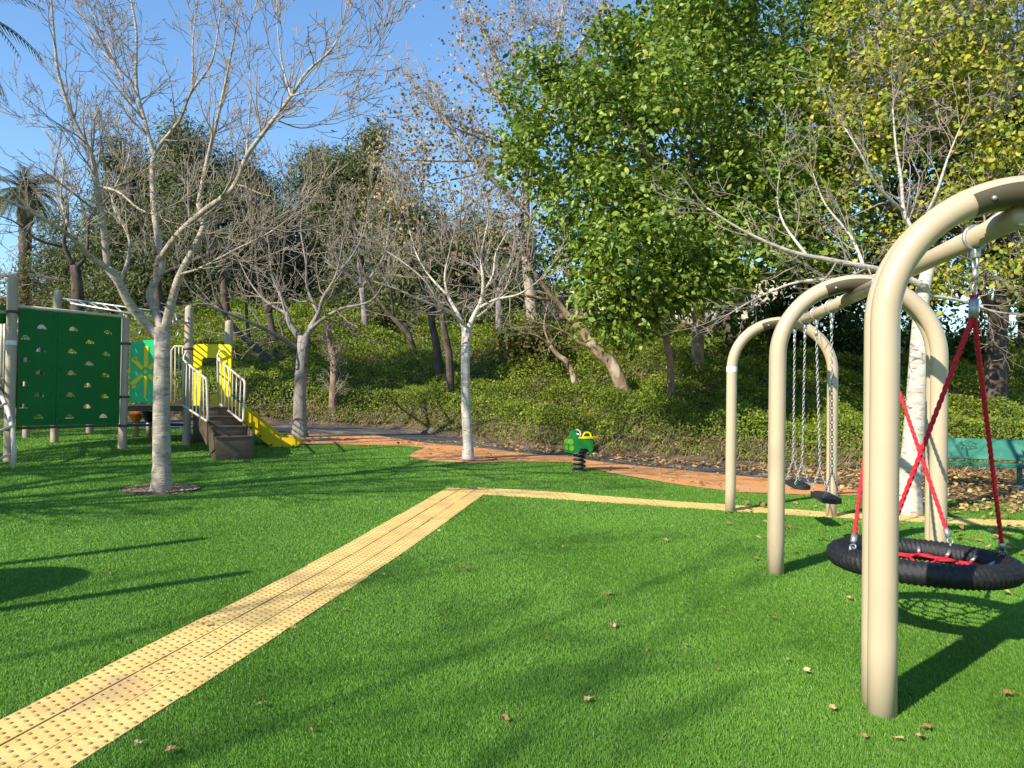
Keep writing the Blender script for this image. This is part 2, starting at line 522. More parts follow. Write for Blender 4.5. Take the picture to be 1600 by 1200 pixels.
def pit(pc, rx, ry, mat):
    PITS.append((pc.x, pc.y, rx, ry))
    poly = [(pc.x + rx * math.cos(t) * (1 + .03 * math.sin(5 * t)), pc.y + ry * math.sin(t)) for t in np.linspace(0, 2 * math.pi, 40, endpoint=False)]
    sheet('tree_pit', poly, .017, mat, .12)
    mb = MB()
    n = 48
    t = np.linspace(0, 2 * math.pi, n, endpoint=False)
    prf = [(.995, .013), (1.0, .032), (1.012, .032), (1.016, .012)]
    v = np.concatenate([np.stack([pc.x + rx * f * np.cos(t), pc.y + ry * f * np.sin(t), np.full(n, TZ0(pc) + h)], -1) for f, h in prf])
    jj = np.arange(n); kk = (jj + 1) % n
    q = np.concatenate([np.stack([l * n + jj, l * n + kk, (l + 1) * n + kk, (l + 1) * n + jj], -1) for l in range(3)])
    mb.add(v, q)
    o = mb.build('pit_shaded_edge', M['bark_dark']); o['kind'] = 'structure'  # thin dark ring: cut turf edge with its shadow line put into the colour
    mb = MB()
    for _ in range(520):
        a_, r_ = RNG.uniform(0, 6.28), RNG.random() ** .5 * .95
        q = Vector((pc.x + rx * r_ * math.cos(a_), pc.y + ry * r_ * math.sin(a_), 0)); q.z = TZ0(q) + .022
        c_ = np.array([(.55, .38, .21), (.40, .26, .14), (.62, .47, .30), (.25, .16, .09)][RNG.integers(0, 4)])
        mb.box(q, (RNG.uniform(.015, .05), RNG.uniform(.008, .02), RNG.uniform(.004, .012)), Matrix.Rotation(RNG.uniform(0, 3.14), 3, 'Z') @ Matrix.Rotation(RNG.normal(0, .3), 3, 'X'), col=c_)
    o = mb.build('wood_chips', M['leaf_dry'], colors=True, smooth=False)
    tag(o, 'loose bark chips covering the soil round a tree trunk', None, kind='stuff')


M['pit'] = pmat('sandy_soil', (.46, .31, .17), (.26, .165, .09), 14, .95, .8, 40, .1)
T1b, T2b, T3b, T4b = G(252, 768), G(731, 719), G(468, 684), G(1421, 806)
pit(T1b + Vector((-.05, .10, 0)), .50, .46, M['pit'])
pit(T2b + Vector((-.0, .12, 0)), .55, .45, M['pit'])

# ------------------------------------------------------------------ grass blades
def blades():
    n = 1300000
    y0, y1 = 2.2, 23.0
    y = y0 * (y1 / y0) ** RNG.random(n)          # density ~ 1/y^2 after the widening frustum
    x = (RNG.random(n) * 2 - 1) * (.74 * y + .5)
    n2 = 330000                                   # thinner cover to both sides of the view
    y2 = RNG.uniform(-1.5, 16, n2)
    x2 = (RNG.integers(0, 2, n2) * 2 - 1) * (np.maximum(.74 * y2 + .5, 0) + RNG.random(n2) * 5)
    x, y = np.concatenate([x, x2]), np.concatenate([y, y2]); n = len(x)
    ok = inpoly(x, y, turf_poly)
    xo, yo = x + RNG.normal(0, .011, n), y + RNG.normal(0, .011, n)   # pile spills a little over the edges
    for pp in path_polys + [rubber_poly]:
        ok &= ~inpoly(xo, yo, pp)
    for cx, cy, rx, ry in PITS:
        ok &= ((x - cx) / rx) ** 2 + ((y - cy) / ry) ** 2 > 1.1
    x, y = x[ok], y[ok]; n = len(x)
    z = tz(x, y, False) + .012
    ya = np.maximum(y, 2.5) + (np.abs(x) > .74 * y + .5) * 4.0
    hgt = (.009 + .008 * RNG.random(n)) * (1 + .03 * ya)
    wid = (.0011 + .0008 * RNG.random(n)) * (.55 + .36 * ya)
    a = RNG.random(n) * 2 * math.pi
    la = RNG.normal(0, .9, n) + 2.2 + .9 * np.sin(x * 1.7 + y * .9)
    ln = np.abs(RNG.normal(.55, .4, n)) * hgt
    bx, by = np.cos(a) * wid, np.sin(a) * wid
    tip = np.stack([x + np.cos(la) * ln, y + np.sin(la) * ln, z + hgt], -1)
    v = np.stack([np.stack([x - bx, y - by, z], -1), np.stack([x + bx, y + by, z], -1), tip], 1)
    pal = np.array([(.12, .265, .031), (.145, .295, .037), (.095, .23, .025), (.20, .35, .055), (.29, .34, .12)])
    pick = RNG.choice(5, n, p=[.38, .27, .22, .10, .03])
    patch = .5 + .5 * np.sin(x * 2.1 + 1.3 * np.sin(y * 1.1)) * np.sin(y * 1.5 + 1.7 * np.sin(x * .8))
    c = pal[pick] * (.82 + .3 * RNG.random((n, 1))) * (.9 + .2 * patch[:, None])
    m_ = MB()
    m_.add(v.reshape(-1, 3), None, np.arange(3 * n).reshape(-1, 3), np.repeat(c, 3, 0))
    o = m_.build('grass', M['blade'], colors=True, smooth=False)
    tag(o, 'short bright green artificial grass covering the playground', None, kind='stuff')


blades()

# ------------------------------------------------------------------ leaves and trees
def leafcloud(m_, cen, out, size, pal, prob, aspect=.55, up=.5, jitter=.9, fold=.18, var=.25, droop=0.0):
    n = len(cen)
    nv = nrm(out * (1 - up) + np.array([0, 0, 1.]) * up + RNG.normal(0, jitter * .6, (n, 3)))
    d = RNG.normal(0, 1, (n, 3)) + out * .8 + np.array([0, 0, -droop])
    d = nrm(d - nv * (d * nv).sum(-1, keepdims=True))
    s = np.cross(nv, d)
    L = (size * (.65 + .7 * RNG.random(n)))[:, None]
    W = L * aspect * .5
    pal = np.array(pal)
    c = pal[RNG.choice(len(pal), n, p=prob)] * (1 - var + 2 * var * RNG.random((n, 1)))
    bend = nv * L * fold
    b = np.arange(n)[:, None] * 6
    v = np.stack([cen, cen + d * L * .32 + s * W * .8 + bend * .35, cen + d * L * .68 + s * W + bend * .25, cen + d * L - bend * .5,
                  cen + d * L * .68 - s * W + bend * .25, cen + d * L * .32 - s * W * .8 + bend * .35], 1)
    m_.add(v.reshape(-1, 3), b + np.array([[1, 2, 4, 5]]), np.concatenate([b + np.array([[0, 1, 5]]), b + np.array([[2, 3, 4]])]), np.repeat(c, 6, 0))


def blobs_to_points(blobs, per, crad, shell=.55):
    """blobs: (centre, (rx,ry,rz), clusters). Returns leaf centres and outward directions gathered in clusters."""
    Cn, O = [], []
    for c, r, k in blobs:
        r = np.array(r)
        m = max(5, k // 11)
        u = nrm(RNG.normal(0, 1, (m, 3)))
        rad = shell + (1.08 - shell) * RNG.random((m, 1)) ** .7
        mc = np.array(tuple(c)) + u * rad * r                      # boughs
        br = (.24 + .17 * RNG.random((m, 1))) * r.mean()
        pick = RNG.integers(0, m, k)
        w = nrm(RNG.normal(0, 1, (k, 3)) + u[pick] * .5 + np.array([0, 0, .35]))
        cc = mc[pick] + w * br[pick] * (.55 + .5 * RNG.random((k, 1))) * np.array([1.15, 1.15, .8])
        Cn.append(cc); O.append(nrm(w + .4 * u[pick]))
    Cn, O = np.vstack(Cn), np.vstack(O)
    k = len(Cn)
    off = RNG.normal(0, 1, (k, per, 3)) * crad * (.6 + .8 * RNG.random((k, 1, 1)))
    pts = (Cn[:, None] + off).reshape(-1, 3)
    od = nrm(np.repeat(O, per, 0) * .8 + nrm(off.reshape(-1, 3)) * .7)
    return Cn, pts, od


class Tree:
    def __init__(self, seed):
        self.r = random.Random(seed)
        self.trunk, self.twig = MB(), MB()
        self.tips = []

    def limb(self, pts, r0, r1, s=9, wob=.0, sub=4):
        """smooth limb through control points, returns dense points"""
        pts = [Vector(p) for p in pts]
        out, n = [], len(pts)
        for i in range(n - 1):
            p0, p1, p2, p3 = pts[max(i - 1, 0)], pts[i], pts[i + 1], pts[min(i + 2, n - 1)]
            for j in range(sub):
                t = j / sub
                out.append(.5 * ((2 * p1) + (p2 - p0) * t + (2 * p0 - 5 * p1 + 4 * p2 - p3) * t * t + (3 * p1 - p0 - 3 * p2 + p3) * t ** 3))
        out.append(pts[-1])
        if wob:
            out = [p + Vector([self.r.gauss(0, wob) for _ in range(3)]) if 0 < k < len(out) - 1 else p for k, p in enumerate(out)]
        m = len(out)
        rad = [r0 + (r1 - r0) * (k / (m - 1)) for k in range(m)]
        self.trunk.tube(out, rad, s)
        return out, rad

    def sprout(self, pts, rad, dens_, L, lvl, maxl, ang=(25, 60), up=.25, jit=.16, t0=.15, thin=.5, minr=.0022, sides=(6, 4, 3, 3), shrink=.5, bias=None):
        r_ = self.r
        seg = [(pts[k + 1] - pts[k]).length for k in range(len(pts) - 1)]
        tot = sum(seg)
        if lvl == 1 and minr < .02:
            d_end = (pts[-1] - pts[-2]).normalized()
            for q_ in range(3):
                self.branch(pts[-1], (d_end + Vector([r_.gauss(0, .28 * (q_ > 0)) for _ in range(3)])).normalized(), L * r_.uniform(.6, 1.0), max(minr, rad[-1] * .9), lvl, maxl, dens_, up, jit, ang, thin, minr, sides, shrink, bias)
        k = max(1, int(dens_ * tot * (1 - t0) + r_.random()))
        for _ in range(k):
            t = t0 + (1 - t0) * r_.random()
            x, i = t * tot, 0
            while i < len(seg) - 1 and x > seg[i]:
                x -= seg[i]; i += 1
            f = min(1, x / max(seg[i], 1e-6))
            p = pts[i].lerp(pts[i + 1], f)
            rr = rad[i] + (rad[i + 1] - rad[i]) * f
            d = (pts[i + 1] - pts[i]).normalized()
            axis = d.cross(Vector([r_.gauss(0, 1) for _ in range(3)]))
            if axis.length < 1e-3: continue
            nd = Quaternion(axis.normalized(), R(r_.uniform(*ang))) @ d
            self.branch(p, nd, L * r_.uniform(.55, 1.15) * (1.1 - .5 * t), max(minr, min(rr * thin, L * .012 + minr)), lvl, maxl, dens_, up, jit, ang, thin, minr, sides, shrink, bias)

    def branch(self, p, d, L, r0, lvl, maxl, dens_, up, jit, ang, thin, minr, sides, shrink, bias=None):
        r_ = self.r
        n = 5 if lvl < 2 else (4 if lvl == 2 else 3)
        pts = [p.copy()]
        for i in range(n):
            d = (d + Vector([r_.gauss(0, jit) for _ in range(3)]) + Vector((0, 0, up * .3)))
            if bias is not None: d = d + bias * .1
            d.normalize()
            p = p + d * (L / n)
            pts.append(p)
        rad = [max(minr, r0 * (1 - .8 * i / n)) for i in range(n + 1)]
        s = sides[min(lvl, len(sides) - 1)]
        (self.trunk if lvl == 0 else self.twig).tube(pts, rad, s, caps=False)
        if lvl >= maxl - 1:
            self.tips += [(pts[i], (pts[i] - pts[i - 1]).normalized()) for i in range(1, n + 1)]
        if lvl < maxl:
            self.sprout(pts, rad, dens_ * 1.35, L * shrink, lvl + 1, maxl, ang, up, jit, .2, thin, minr, sides, shrink, bias)

    def finish(self, root, bark, twigmat):
        self.trunk.build('trunk', bark, root)
        if self.twig.v:
            self.twig.build('crown', twigmat, root)


def flare(m_, base, r, h=.25, k=1.35):
    pass


def Pl(lst, d0, d1=None, dd=None):
    n = len(lst)
    d1 = d0 if d1 is None else d1
    return [P(a[0], a[1], d0 + (d1 - d0) * i / max(1, n - 1)) for i, a in enumerate(lst)]


# --- front bare tree (limbs follow the photograph, spread in depth)
def front_tree():
    d = T1b.y
    root = thing('bare_tree', T1b, 'bare pale-barked tree in a round soil pit in front of the climbing wall', 'tree')
    T = Tree(3)
    T.trunk.tube([T1b - Vector((0, 0, .05)), T1b + Vector((0, 0, .1)), T1b + Vector((0, 0, .35)), P(252, 640, d), P(253, 570, d), P(253, 512, d)], [.155, .135, .116, .106, .099, .100], 14)
    ls = []
    A = T.limb([P(251, 530, d), P(234, 512, d), P(203, 476, d - .1), P(187, 444, d - .2), P(168, 419, d - .25)], 0.070, 0.050)
    ls.append(T.limb([A[0][-1], P(161, 350, d - .3), P(151, 290, d - .45), P(144, 245, d - .5), P(116, 189, d - .6), P(93, 122, d - .7), P(85, 60, d - .8), P(78, -30, d - .9)], 0.045, 0.010))
    ls.append(T.limb([A[0][-1], P(140, 400, d - .45), P(112, 371, d - .8), P(70, 343, d - 1.2), P(0, 308, d - 1.6), P(-60, 290, d - 1.9)], 0.041, 0.010))
    B = T.limb([P(253, 520, d), P(240, 480, d + .1), P(234, 457, d + .15), P(253, 419, d + .15), P(249, 385, d + .2), P(241, 332, d + .3), P(238, 266, d + .4), P(241, 245, d + .4)], 0.057, 0.034)
    ls.append(T.limb([B[0][-1], P(228, 196, d + .5), P(213, 133, d + .6), P(213, 52, d + .7), P(203, -10, d + .8), P(195, -80, d + .9)], 0.033, 0.008))
    ls.append(T.limb([B[0][-1], P(252, 224, d + .3), P(280, 189, d + .1), P(297, 147, d), P(325, 108, d - .1), P(336, 77, d - .2), P(345, 10, d - .2)], 0.030, 0.007))
    ls.append(T.limb([P(299, 143, d), P(302, 100, d + .15), P(301, 70, d + .2), P(308, 0, d + .3), P(312, -60, d + .4)], 0.016, 0.005))
    C = T.limb([P(255, 525, d), P(263, 492, d - .05), P(275, 447, d - .1), P(285, 422, d - .15), P(308, 378, d - .2), P(318, 350, d - .2), P(310, 318, d - .2)], 0.061, 0.034)
    ls.append(T.limb([C[0][-1], P(325, 245, d - .3), P(340, 185, d - .4), P(352, 130, d - .5), P(362, 80, d - .6), P(375, 10, d - .7)], 0.031, 0.006))
    C1 = T.limb([P(250, 405, d + .15), P(259, 392, d), P(280, 364, d - .4), P(315, 332, d - .6), P(364, 294, d - .9), P(385, 245, d - 1.1), P(413, 206, d - 1.2), P(455, 150, d - 1.4), P(480, 112, d - 1.5), P(518, 77, d - 1.6), P(535, 40, d - 1.6)], 0.048, 0.008)
    ls.append(C1)
    ls.append(T.limb([P(385, 245, d - 1.1), P(388, 200, d - .9), P(392, 150, d - .8), P(390, 110, d - .8)], 0.015, 0.005))
    ls.append(T.limb([P(455, 150, d - 1.4), P(443, 110, d - 1.2), P(435, 60, d - 1.1), P(432, 0, d - 1.1)], 0.016, 0.005))
    ls.append(T.limb([P(455, 150, d - 1.4), P(480, 143, d - 1.6), P(510, 138, d - 1.8), P(545, 120, d - 1.9)], 0.011, 0.004))
    ls.append(T.limb([P(433, 188, d - 1.3), P(470, 200, d - 1.0), P(505, 192, d - .9), P(540, 170, d - .9)], 0.010, 0.003))
    ls.append(T.limb([P(283, 428, d - .15), P(315, 418, d - .6), P(364, 392, d - 1.1), P(420, 364, d - 1.5), P(458, 336, d - 1.7)], 0.018, 0.005))
    ls.append(T.limb([P(187, 444, d - .2), P(201, 400, d + .2), P(200, 367, d + .5), P(175, 310, d + .9), P(200, 250, d + 1.2), P(205, 190, d + 1.3), P(190, 120, d + 1.4)], 0.023, 0.006))
    ls.append(T.limb([P(151, 290, d - .45), P(185, 300, d - .8), P(215, 325, d - 1.0), P(240, 335, d - 1.3)], 0.016, 0.010))
    ls.append(T.limb([P(112, 371, d - .8), P(95, 310, d - .3), P(98, 250, d), P(60, 195, d + .2), P(20, 180, d + .3)], 0.018, 0.005))
    ls.append(T.limb([P(228, 196, d + .5), P(190, 120, d + .8), P(165, 60, d + .9), P(140, 10, d + 1.)], 0.018, 0.005))
    ls.append(T.limb([P(213, 133, d + .6), P(160, 80, d + .7), P(130, 30, d + .7), P(110, -20, d + .7)], 0.015, 0.005))
    for pts, rad in ls:
        T.sprout(pts, rad, 5.2, 1.1, 1, 3, ang=(22, 58), up=.3, jit=.13, t0=.08, minr=.0042, shrink=.55)
    T.finish(root, M['bark_pale'], M['twig_pale'])


front_tree()


def center_tree():
    d = T2b.y
    root = thing('bare_tree', T2b, 'slender bare white-trunked tree standing on the orange path', 'tree')
    T = Tree(11)
    T.trunk.tube([T2b - Vector((0, 0, .05)), T2b + Vector((0, 0, .08)), T2b + Vector((0, 0, .3)), P(728, 640, d), P(727, 570, d), P(728, 512, d)], [.145, .12, .10, .092, .085, .085], 12)
    ls = [T.limb([P(729, 520, d), P(740, 495, d), P(752, 470, d - .1), P(755, 440, d - .2), P(752, 400, d - .2), P(762, 350, d - .2)], .06, .012),
          T.limb([P(728, 520, d), P(715, 490, d), P(700, 462, d + .2), P(695, 430, d + .2), P(702, 395, d + .3)], .05, .01),
          T.limb([P(745, 483, d), P(775, 468, d - .4), P(810, 460, d - .7), P(840, 440, d - .9)], .035, .008),
          T.limb([P(722, 505, d), P(700, 485, d - .5), P(660, 470, d - .9), P(615, 450, d - 1.2), P(585, 440, d - 1.3)], .035, .008),
          T.limb([P(753, 462, d - .1), P(770, 430, d + .4), P(775, 395, d + .6), P(795, 360, d + .8)], .03, .007),
          T.limb([P(700, 462, d + .2), P(670, 430, d + .6), P(650, 395, d + .8), P(640, 360, d + .9)], .028, .007),
          T.limb([P(690, 482, d - .5), P(665, 440, d - .8), P(630, 410, d - .9), P(600, 390, d - .9)], .02, .006),
          T.limb([P(740, 500, d), P(765, 480, d + .5), P(790, 450, d + .9), P(800, 420, d + 1.1)], .03, .006)]
    for pts, rad in ls:
        T.sprout(pts, rad, 4.2, 1.15, 1, 3, ang=(25, 65), up=.18, jit=.17, t0=.15, minr=.0052, shrink=.55)
    T.finish(root, M['bark_white'], M['twig_pale'])


def third_tree():
    d = T3b.y
    root = thing('bare_tree', T3b, 'grey-barked bare tree beside the foot of the yellow slide', 'tree')
    T = Tree(21)
    T.trunk.tube([T3b - Vector((0, 0, .05)), T3b + Vector((0, 0, .1)), T3b + Vector((0, 0, .4)), P(469, 610, d), P(472, 560, d), P(474, 525, d)], [.24, .185, .15, .14, .135, .125], 12)
    ls = [T.limb([P(474, 535, d), P(455, 510, d), P(448, 490, d), P(440, 465, d + .2), P(425, 430, d + .3), P(420, 380, d + .4)], .08, .012),
          T.limb([P(474, 535, d), P(485, 512, d), P(497, 490, d - .1), P(505, 465, d - .2), P(525, 430, d - .3), P(535, 380, d - .4)], .075, .012),
          T.limb([P(484, 515, d), P(510, 495, d - .4), P(535, 482, d - .7), P(580, 470, d - .9), P(600, 440, d - 1)], .05, .010),
          T.limb([P(466, 545, d), P(440, 528, d - .3), P(405, 510, d - .7), P(370, 495, d - 1.1), P(335, 480, d - 1.4), P(300, 455, d - 1.6)], .055, .012),
          T.limb([P(497, 490, d - .1), P(480, 450, d + .6), P(478, 410, d + .8), P(470, 360, d + 1), P(475, 310, d + 1)], .04, .008),
          T.limb([P(448, 490, d), P(415, 470, d + .8), P(390, 440, d + 1.2), P(370, 400, d + 1.4)], .035, .008),
          T.limb([P(525, 430, d - .3), P(550, 400, d), P(570, 360, d + .2), P(575, 320, d + .3)], .025, .007)]
    for pts, rad in ls:
        T.sprout(pts, rad, 3.4, 1.45, 1, 3, ang=(25, 65), up=.2, jit=.16, t0=.15, minr=.006, shrink=.55)
    T.finish(root, M['bark_grey'], M['twig_grey'])


def right_tree():
    d = T4b.y
    root = thing('bare_tree', T4b, 'white-barked bare tree leaning by the end of the green bench', 'tree')
    T = Tree(31)
    T.trunk.tube([T4b - Vector((0, 0, .05)), T4b + Vector((0, 0, .1)), T4b + Vector((0, 0, .4)), P(1431, 640, d), P(1437, 540, d), P(1441, 457, d + .1), P(1453, 408, d + .1)], [.19, .165, .14, .125, .115, .09, .075], 13)
    ls = [T.limb([P(1453, 415, d + .1), P(1472, 389, d), P(1516, 366, d - .1), P(1565, 331, d - .2), P(1620, 290, d - .3)], .055, .012),
          T.limb([P(1447, 450, d), P(1400, 428, d - .1), P(1340, 415, d - .3), P(1290, 405, d - .4), P(1232, 392, d - .5), P(1160, 360, d - .6), P(1105, 325, d - .7)], .05, .010),
          T.limb([P(1400, 428, d - .1), P(1330, 435, d + .3), P(1250, 440, d + .5), P(1190, 462, d + .6), P(1140, 490, d + .7)], .03, .007),
          T.limb([P(1453, 412, d + .1), P(1430, 370, d + .2), P(1412, 330, d + .3), P(1408, 280, d + .3), P(1400, 230, d + .3), P(1395, 170, d + .3)], .045, .008),
          T.limb([P(1350, 418, d - .3), P(1330, 370, d), P(1290, 320, d + .2), P(1270, 270, d + .2)], .025, .006),
          T.limb([P(1412, 330, d + .3), P(1370, 290, d), P(1345, 240, d - .2), P(1320, 200, d - .2)], .025, .006),
          T.limb([P(1260, 398, d - .45), P(1225, 350, d), P(1215, 310, d + .1), P(1218, 270, d)], .02, .005),
          T.limb([P(1441, 460, d + .1), P(1500, 470, d + .3), P(1560, 488, d + .5), P(1640, 495, d + .7)], .025, .008),
          T.limb([P(1430, 370, d + .2), P(1460, 310, d - .3), P(1480, 250, d - .4), P(1500, 200, d - .4)], .028, .006)]
    for pts, rad in ls:
        T.sprout(pts, rad, 5.0, 1.0, 1, 3, ang=(25, 65), up=.16, jit=.18, t0=.15, minr=.0036, shrink=.55)
    T.finish(root, M['bark_white'], M['twig_pale'])


center_tree(); third_tree(); right_tree()


def on_hill(px, py, d):
    """ground point below the pixel column px at distance d"""
    p = P(px, py, d)
    return Vector((p.x, p.y, TZ(p.x, p.y) - .05))


def wild_tree(base_px, d, limbs, label, bark, twig, seed, r0=.14, dens_=2.0, L=1.6, maxl=3, up=.15, group=None, minr=.004, jit=.16):
    """limbs: list of (pixel polyline, r0, r1, depth shift at the end); the first starts at the ground"""
    b = on_hill(base_px[0], base_px[1], d)
    root = thing('bare_tree', b, label, 'tree', group)
    T = Tree(seed)
    minr = max(minr, .00034 * d)
    for k, (pl, ra, rb, sh) in enumerate(limbs):
        pts = Pl(pl, d, d + sh)
        if k == 0: pts = [b] + pts
        pts, rad = T.limb(pts, ra, rb)
        if dens_ and (k > 0 or len(limbs) == 1):
            T.sprout(pts, rad, dens_, L, 1, maxl, ang=(25, 65), up=up, jit=jit, t0=.3, minr=minr, shrink=.55)
    T.finish(root, bark, twig)
    return root, T


# leaning brown tree on the slope, twigs hanging over it
r5, t5 = wild_tree((988, 603), 19.5, [([(960, 575), (930, 545), (912, 518), (897, 505)], .19, .11, 0),
                            ([(897, 505), (870, 470), (845, 440), (825, 400), (830, 340)], .10, .015, -.8),
                            ([(897, 505), (905, 470), (890, 430), (880, 370)], .06, .012, .6),
                            ([(870, 470), (820, 462), (780, 455), (745, 470)], .05, .01, -1.2),
                            ([(928, 545), (905, 535), (885, 520), (860, 510)], .06, .012, -.4),
                            ([(845, 440), (875, 400), (905, 370), (915, 320)], .04, .01, .8)],
            'bare tree with thick brown trunk leaning left on the slope', M['bark_brown'], M['twig_pale'], 41, dens_=3.4, L=1.5, up=-.02, minr=.0035)
wild_tree((908, 592), 20.5, [([(890, 572), (872, 555), (860, 540)], .10, .05, 0), ([(860, 540), (840, 525), (815, 520)], .04, .012, -.4), ([(860, 540), (850, 510), (855, 480)], .035, .01, .3)],
          'thin dark leaning stem behind the thick leaning trunk', M['bark_brown'], M['twig_grey'], 42, dens_=2.5, L=.9)
wild_tree((705, 600), 21, [([(702, 560), (695, 520), (690, 490)], .12, .08, 0), ([(690, 490), (670, 450), (665, 400), (650, 340)], .07, .015, .5), ([(690, 490), (700, 440), (715, 390), (720, 330)], .06, .015, -.5)],
          'dark forked bare trunk behind the slender white tree', M['bark_dark'], M['twig_grey'], 43, dens_=2.6, L=1.8)
wild_tree((690, 575), 22.5, [([(683, 545), (676, 510), (672, 480)], .13, .09, 0), ([(672, 480), (655, 430), (635, 380), (620, 320)], .07, .015, .5), ([(676, 500), (690, 440), (690, 390)], .05, .012, .8)],
          'dark bare trunk left of the forked trunk on the slope', M['bark_dark'], M['twig_grey'], 44, dens_=2.4, L=1.8)
wild_tree((655, 545), 25, [([(640, 527), (622, 505), (605, 488)], .11, .07, 0), ([(605, 488), (580, 450), (560, 400), (550, 340)], .06, .012, .5), ([(615, 497), (610, 450), (600, 400)], .05, .012, -.6)],
          'thin dark tree leaning left high on the slope', M['bark_dark'], M['twig_grey'], 45, dens_=2.2, L=2.0)
wild_tree((431, 592), 23, [([(420, 567), (400, 543), (378, 525)], .13, .09, 0), ([(378, 525), (350, 490), (330, 440), (325, 380)], .08, .015, .5), ([(390, 535), (385, 480), (395, 420), (390, 350)], .06, .015, -.6)],
          'dark tree leaning left behind the yellow slide', M['bark_dark'], M['twig_grey'], 46, dens_=2.4, L=2.0)
wild_tree((443, 585), 24.5, [([(434, 555), (426, 520), (420, 490)], .16, .10, 0), ([(420, 490), (405, 440), (400, 380), (410, 310)], .08, .015, .6), ([(420, 490), (440, 430), (445, 370), (455, 300)], .07, .015, -.6)],
          'upright dark bare tree behind the grey tree by the slide', M['bark_dark'], M['twig_grey'], 47, dens_=2.4, L=2.0)
wild_tree((121, 500), 27, [([(121, 470), (120, 440), (117, 415)], .24, .15, 0), ([(115, 415), (100, 380), (105, 330), (85, 280), (95, 220)], .09, .012, -1), ([(118, 420), (135, 395), (140, 340), (165, 290), (160, 230)], .085, .012, 1),
                            ([(100, 385), (60, 375), (20, 345), (-30, 330)], .06, .01, -1.5), ([(118, 440), (80, 435), (40, 425), (-20, 440)], .055, .01, 1.5)],
          'dark spreading bare tree rising behind the climbing wall', M['bark_dark'], M['twig_grey'], 48, dens_=3.0, L=2.2, minr=.0055)
wild_tree((250, 560), 28, [([(250, 500), (245, 440), (250, 400)], .2, .13, 0), ([(250, 400), (215, 340), (200, 280)], .1, .02, -1), ([(250, 400), (290, 350), (300, 290), (320, 250)], .1, .02, 1), ([(247, 430), (320, 400), (370, 370), (420, 350)], .09, .02, 1)],
          'tangled grey bare tree behind the pale front tree', M['bark_dark'], M['twig_grey'], 49, dens_=2.6, L=2.3, minr=.0055)
wild_tree((355, 560), 29, [([(355, 500), (350, 450), (352, 420)], .18, .12, 0), ([(352, 420), (320, 370), (310, 300)], .09, .02, -1), ([(352, 420), (385, 380), (400, 310), (395, 260)], .09, .02, 1)],
          'tangled grey bare tree behind the yellow archway', M['bark_dark'], M['twig_grey'], 50, dens_=2.6, L=2.2, minr=.0055)
wild_tree((570, 520), 28, [([(570, 490), (565, 450)], .15, .1, 0), ([(565, 450), (530, 410), (520, 350)], .07, .02, -1), ([(565, 450), (600, 400), (610, 330)], .07, .02, 1), ([(566, 460), (560, 400), (570, 340)], .07, .02, .3)],
          'twiggy bare tree between the grey tree and the slender tree', M['bark_grey'], M['twig_pale'], 51, dens_=2.2, L=2.0, minr=.0055)
wild_tree((780, 520), 27, [([(780, 490), (778, 450)], .15, .1, 0), ([(778, 450), (750, 400), (740, 340)], .07, .02, -1), ([(778, 450), (800, 400), (805, 340)], .07, .02, 1)],
          'twiggy bare tree left of the leaning trunk on the hilltop', M['bark_grey'], M['twig_pale'], 52, dens_=2.4, L=1.8, minr=.005)
wild_tree((1047, 603), 19.2, [([(1048, 575), (1043, 545), (1040, 525)], .10, .075, 0), ([(1040, 525), (1022, 512), (1005, 512), (985, 505)], .05, .012, -.5), ([(1040, 525), (1050, 490), (1060, 440)], .06, .02, .4)],
          'short brown trunk under the big leafy tree', M['bark_brown'], M['twig_grey'], 53, dens_=1.5, L=.9)
b = on_hill(520, 585, 20.5)
root = thing('tree_stump', b, 'short broken brown stump bristling with twigs on the slope', 'stump')
T = Tree(60)
pts, rad = T.limb([b, P(522, 570, 20.5), P(517, 545, 20.5), P(514, 528, 20.4)], .11, .07)
T.sprout(pts, rad, 22, .7, 1, 2, ang=(30, 80), up=.25, minr=.004)
T.finish(root, M['bark_brown'], M['twig_pale'])

# --- foliage trees
G_BIG = [(.12, .205, .024), (.18, .27, .032), (.06, .115, .018), (.27, .35, .055), (.40, .35, .06)]
Y_TREE = [(.35, .37, .045), (.24, .30, .04), (.48, .43, .07), (.12, .18, .028), (.38, .29, .07)]
D_OLIVE = [(.105, .125, .052), (.14, .16, .064), (.068, .086, .038), (.18, .19, .08)]
D_GREEN = [(.045, .09, .02), (.07, .125, .025), (.03, .06, .016), (.11, .17, .035)]
TAN = [(.34, .25, .11), (.42, .32, .17), (.26, .17, .07), (.24, .23, .08)]


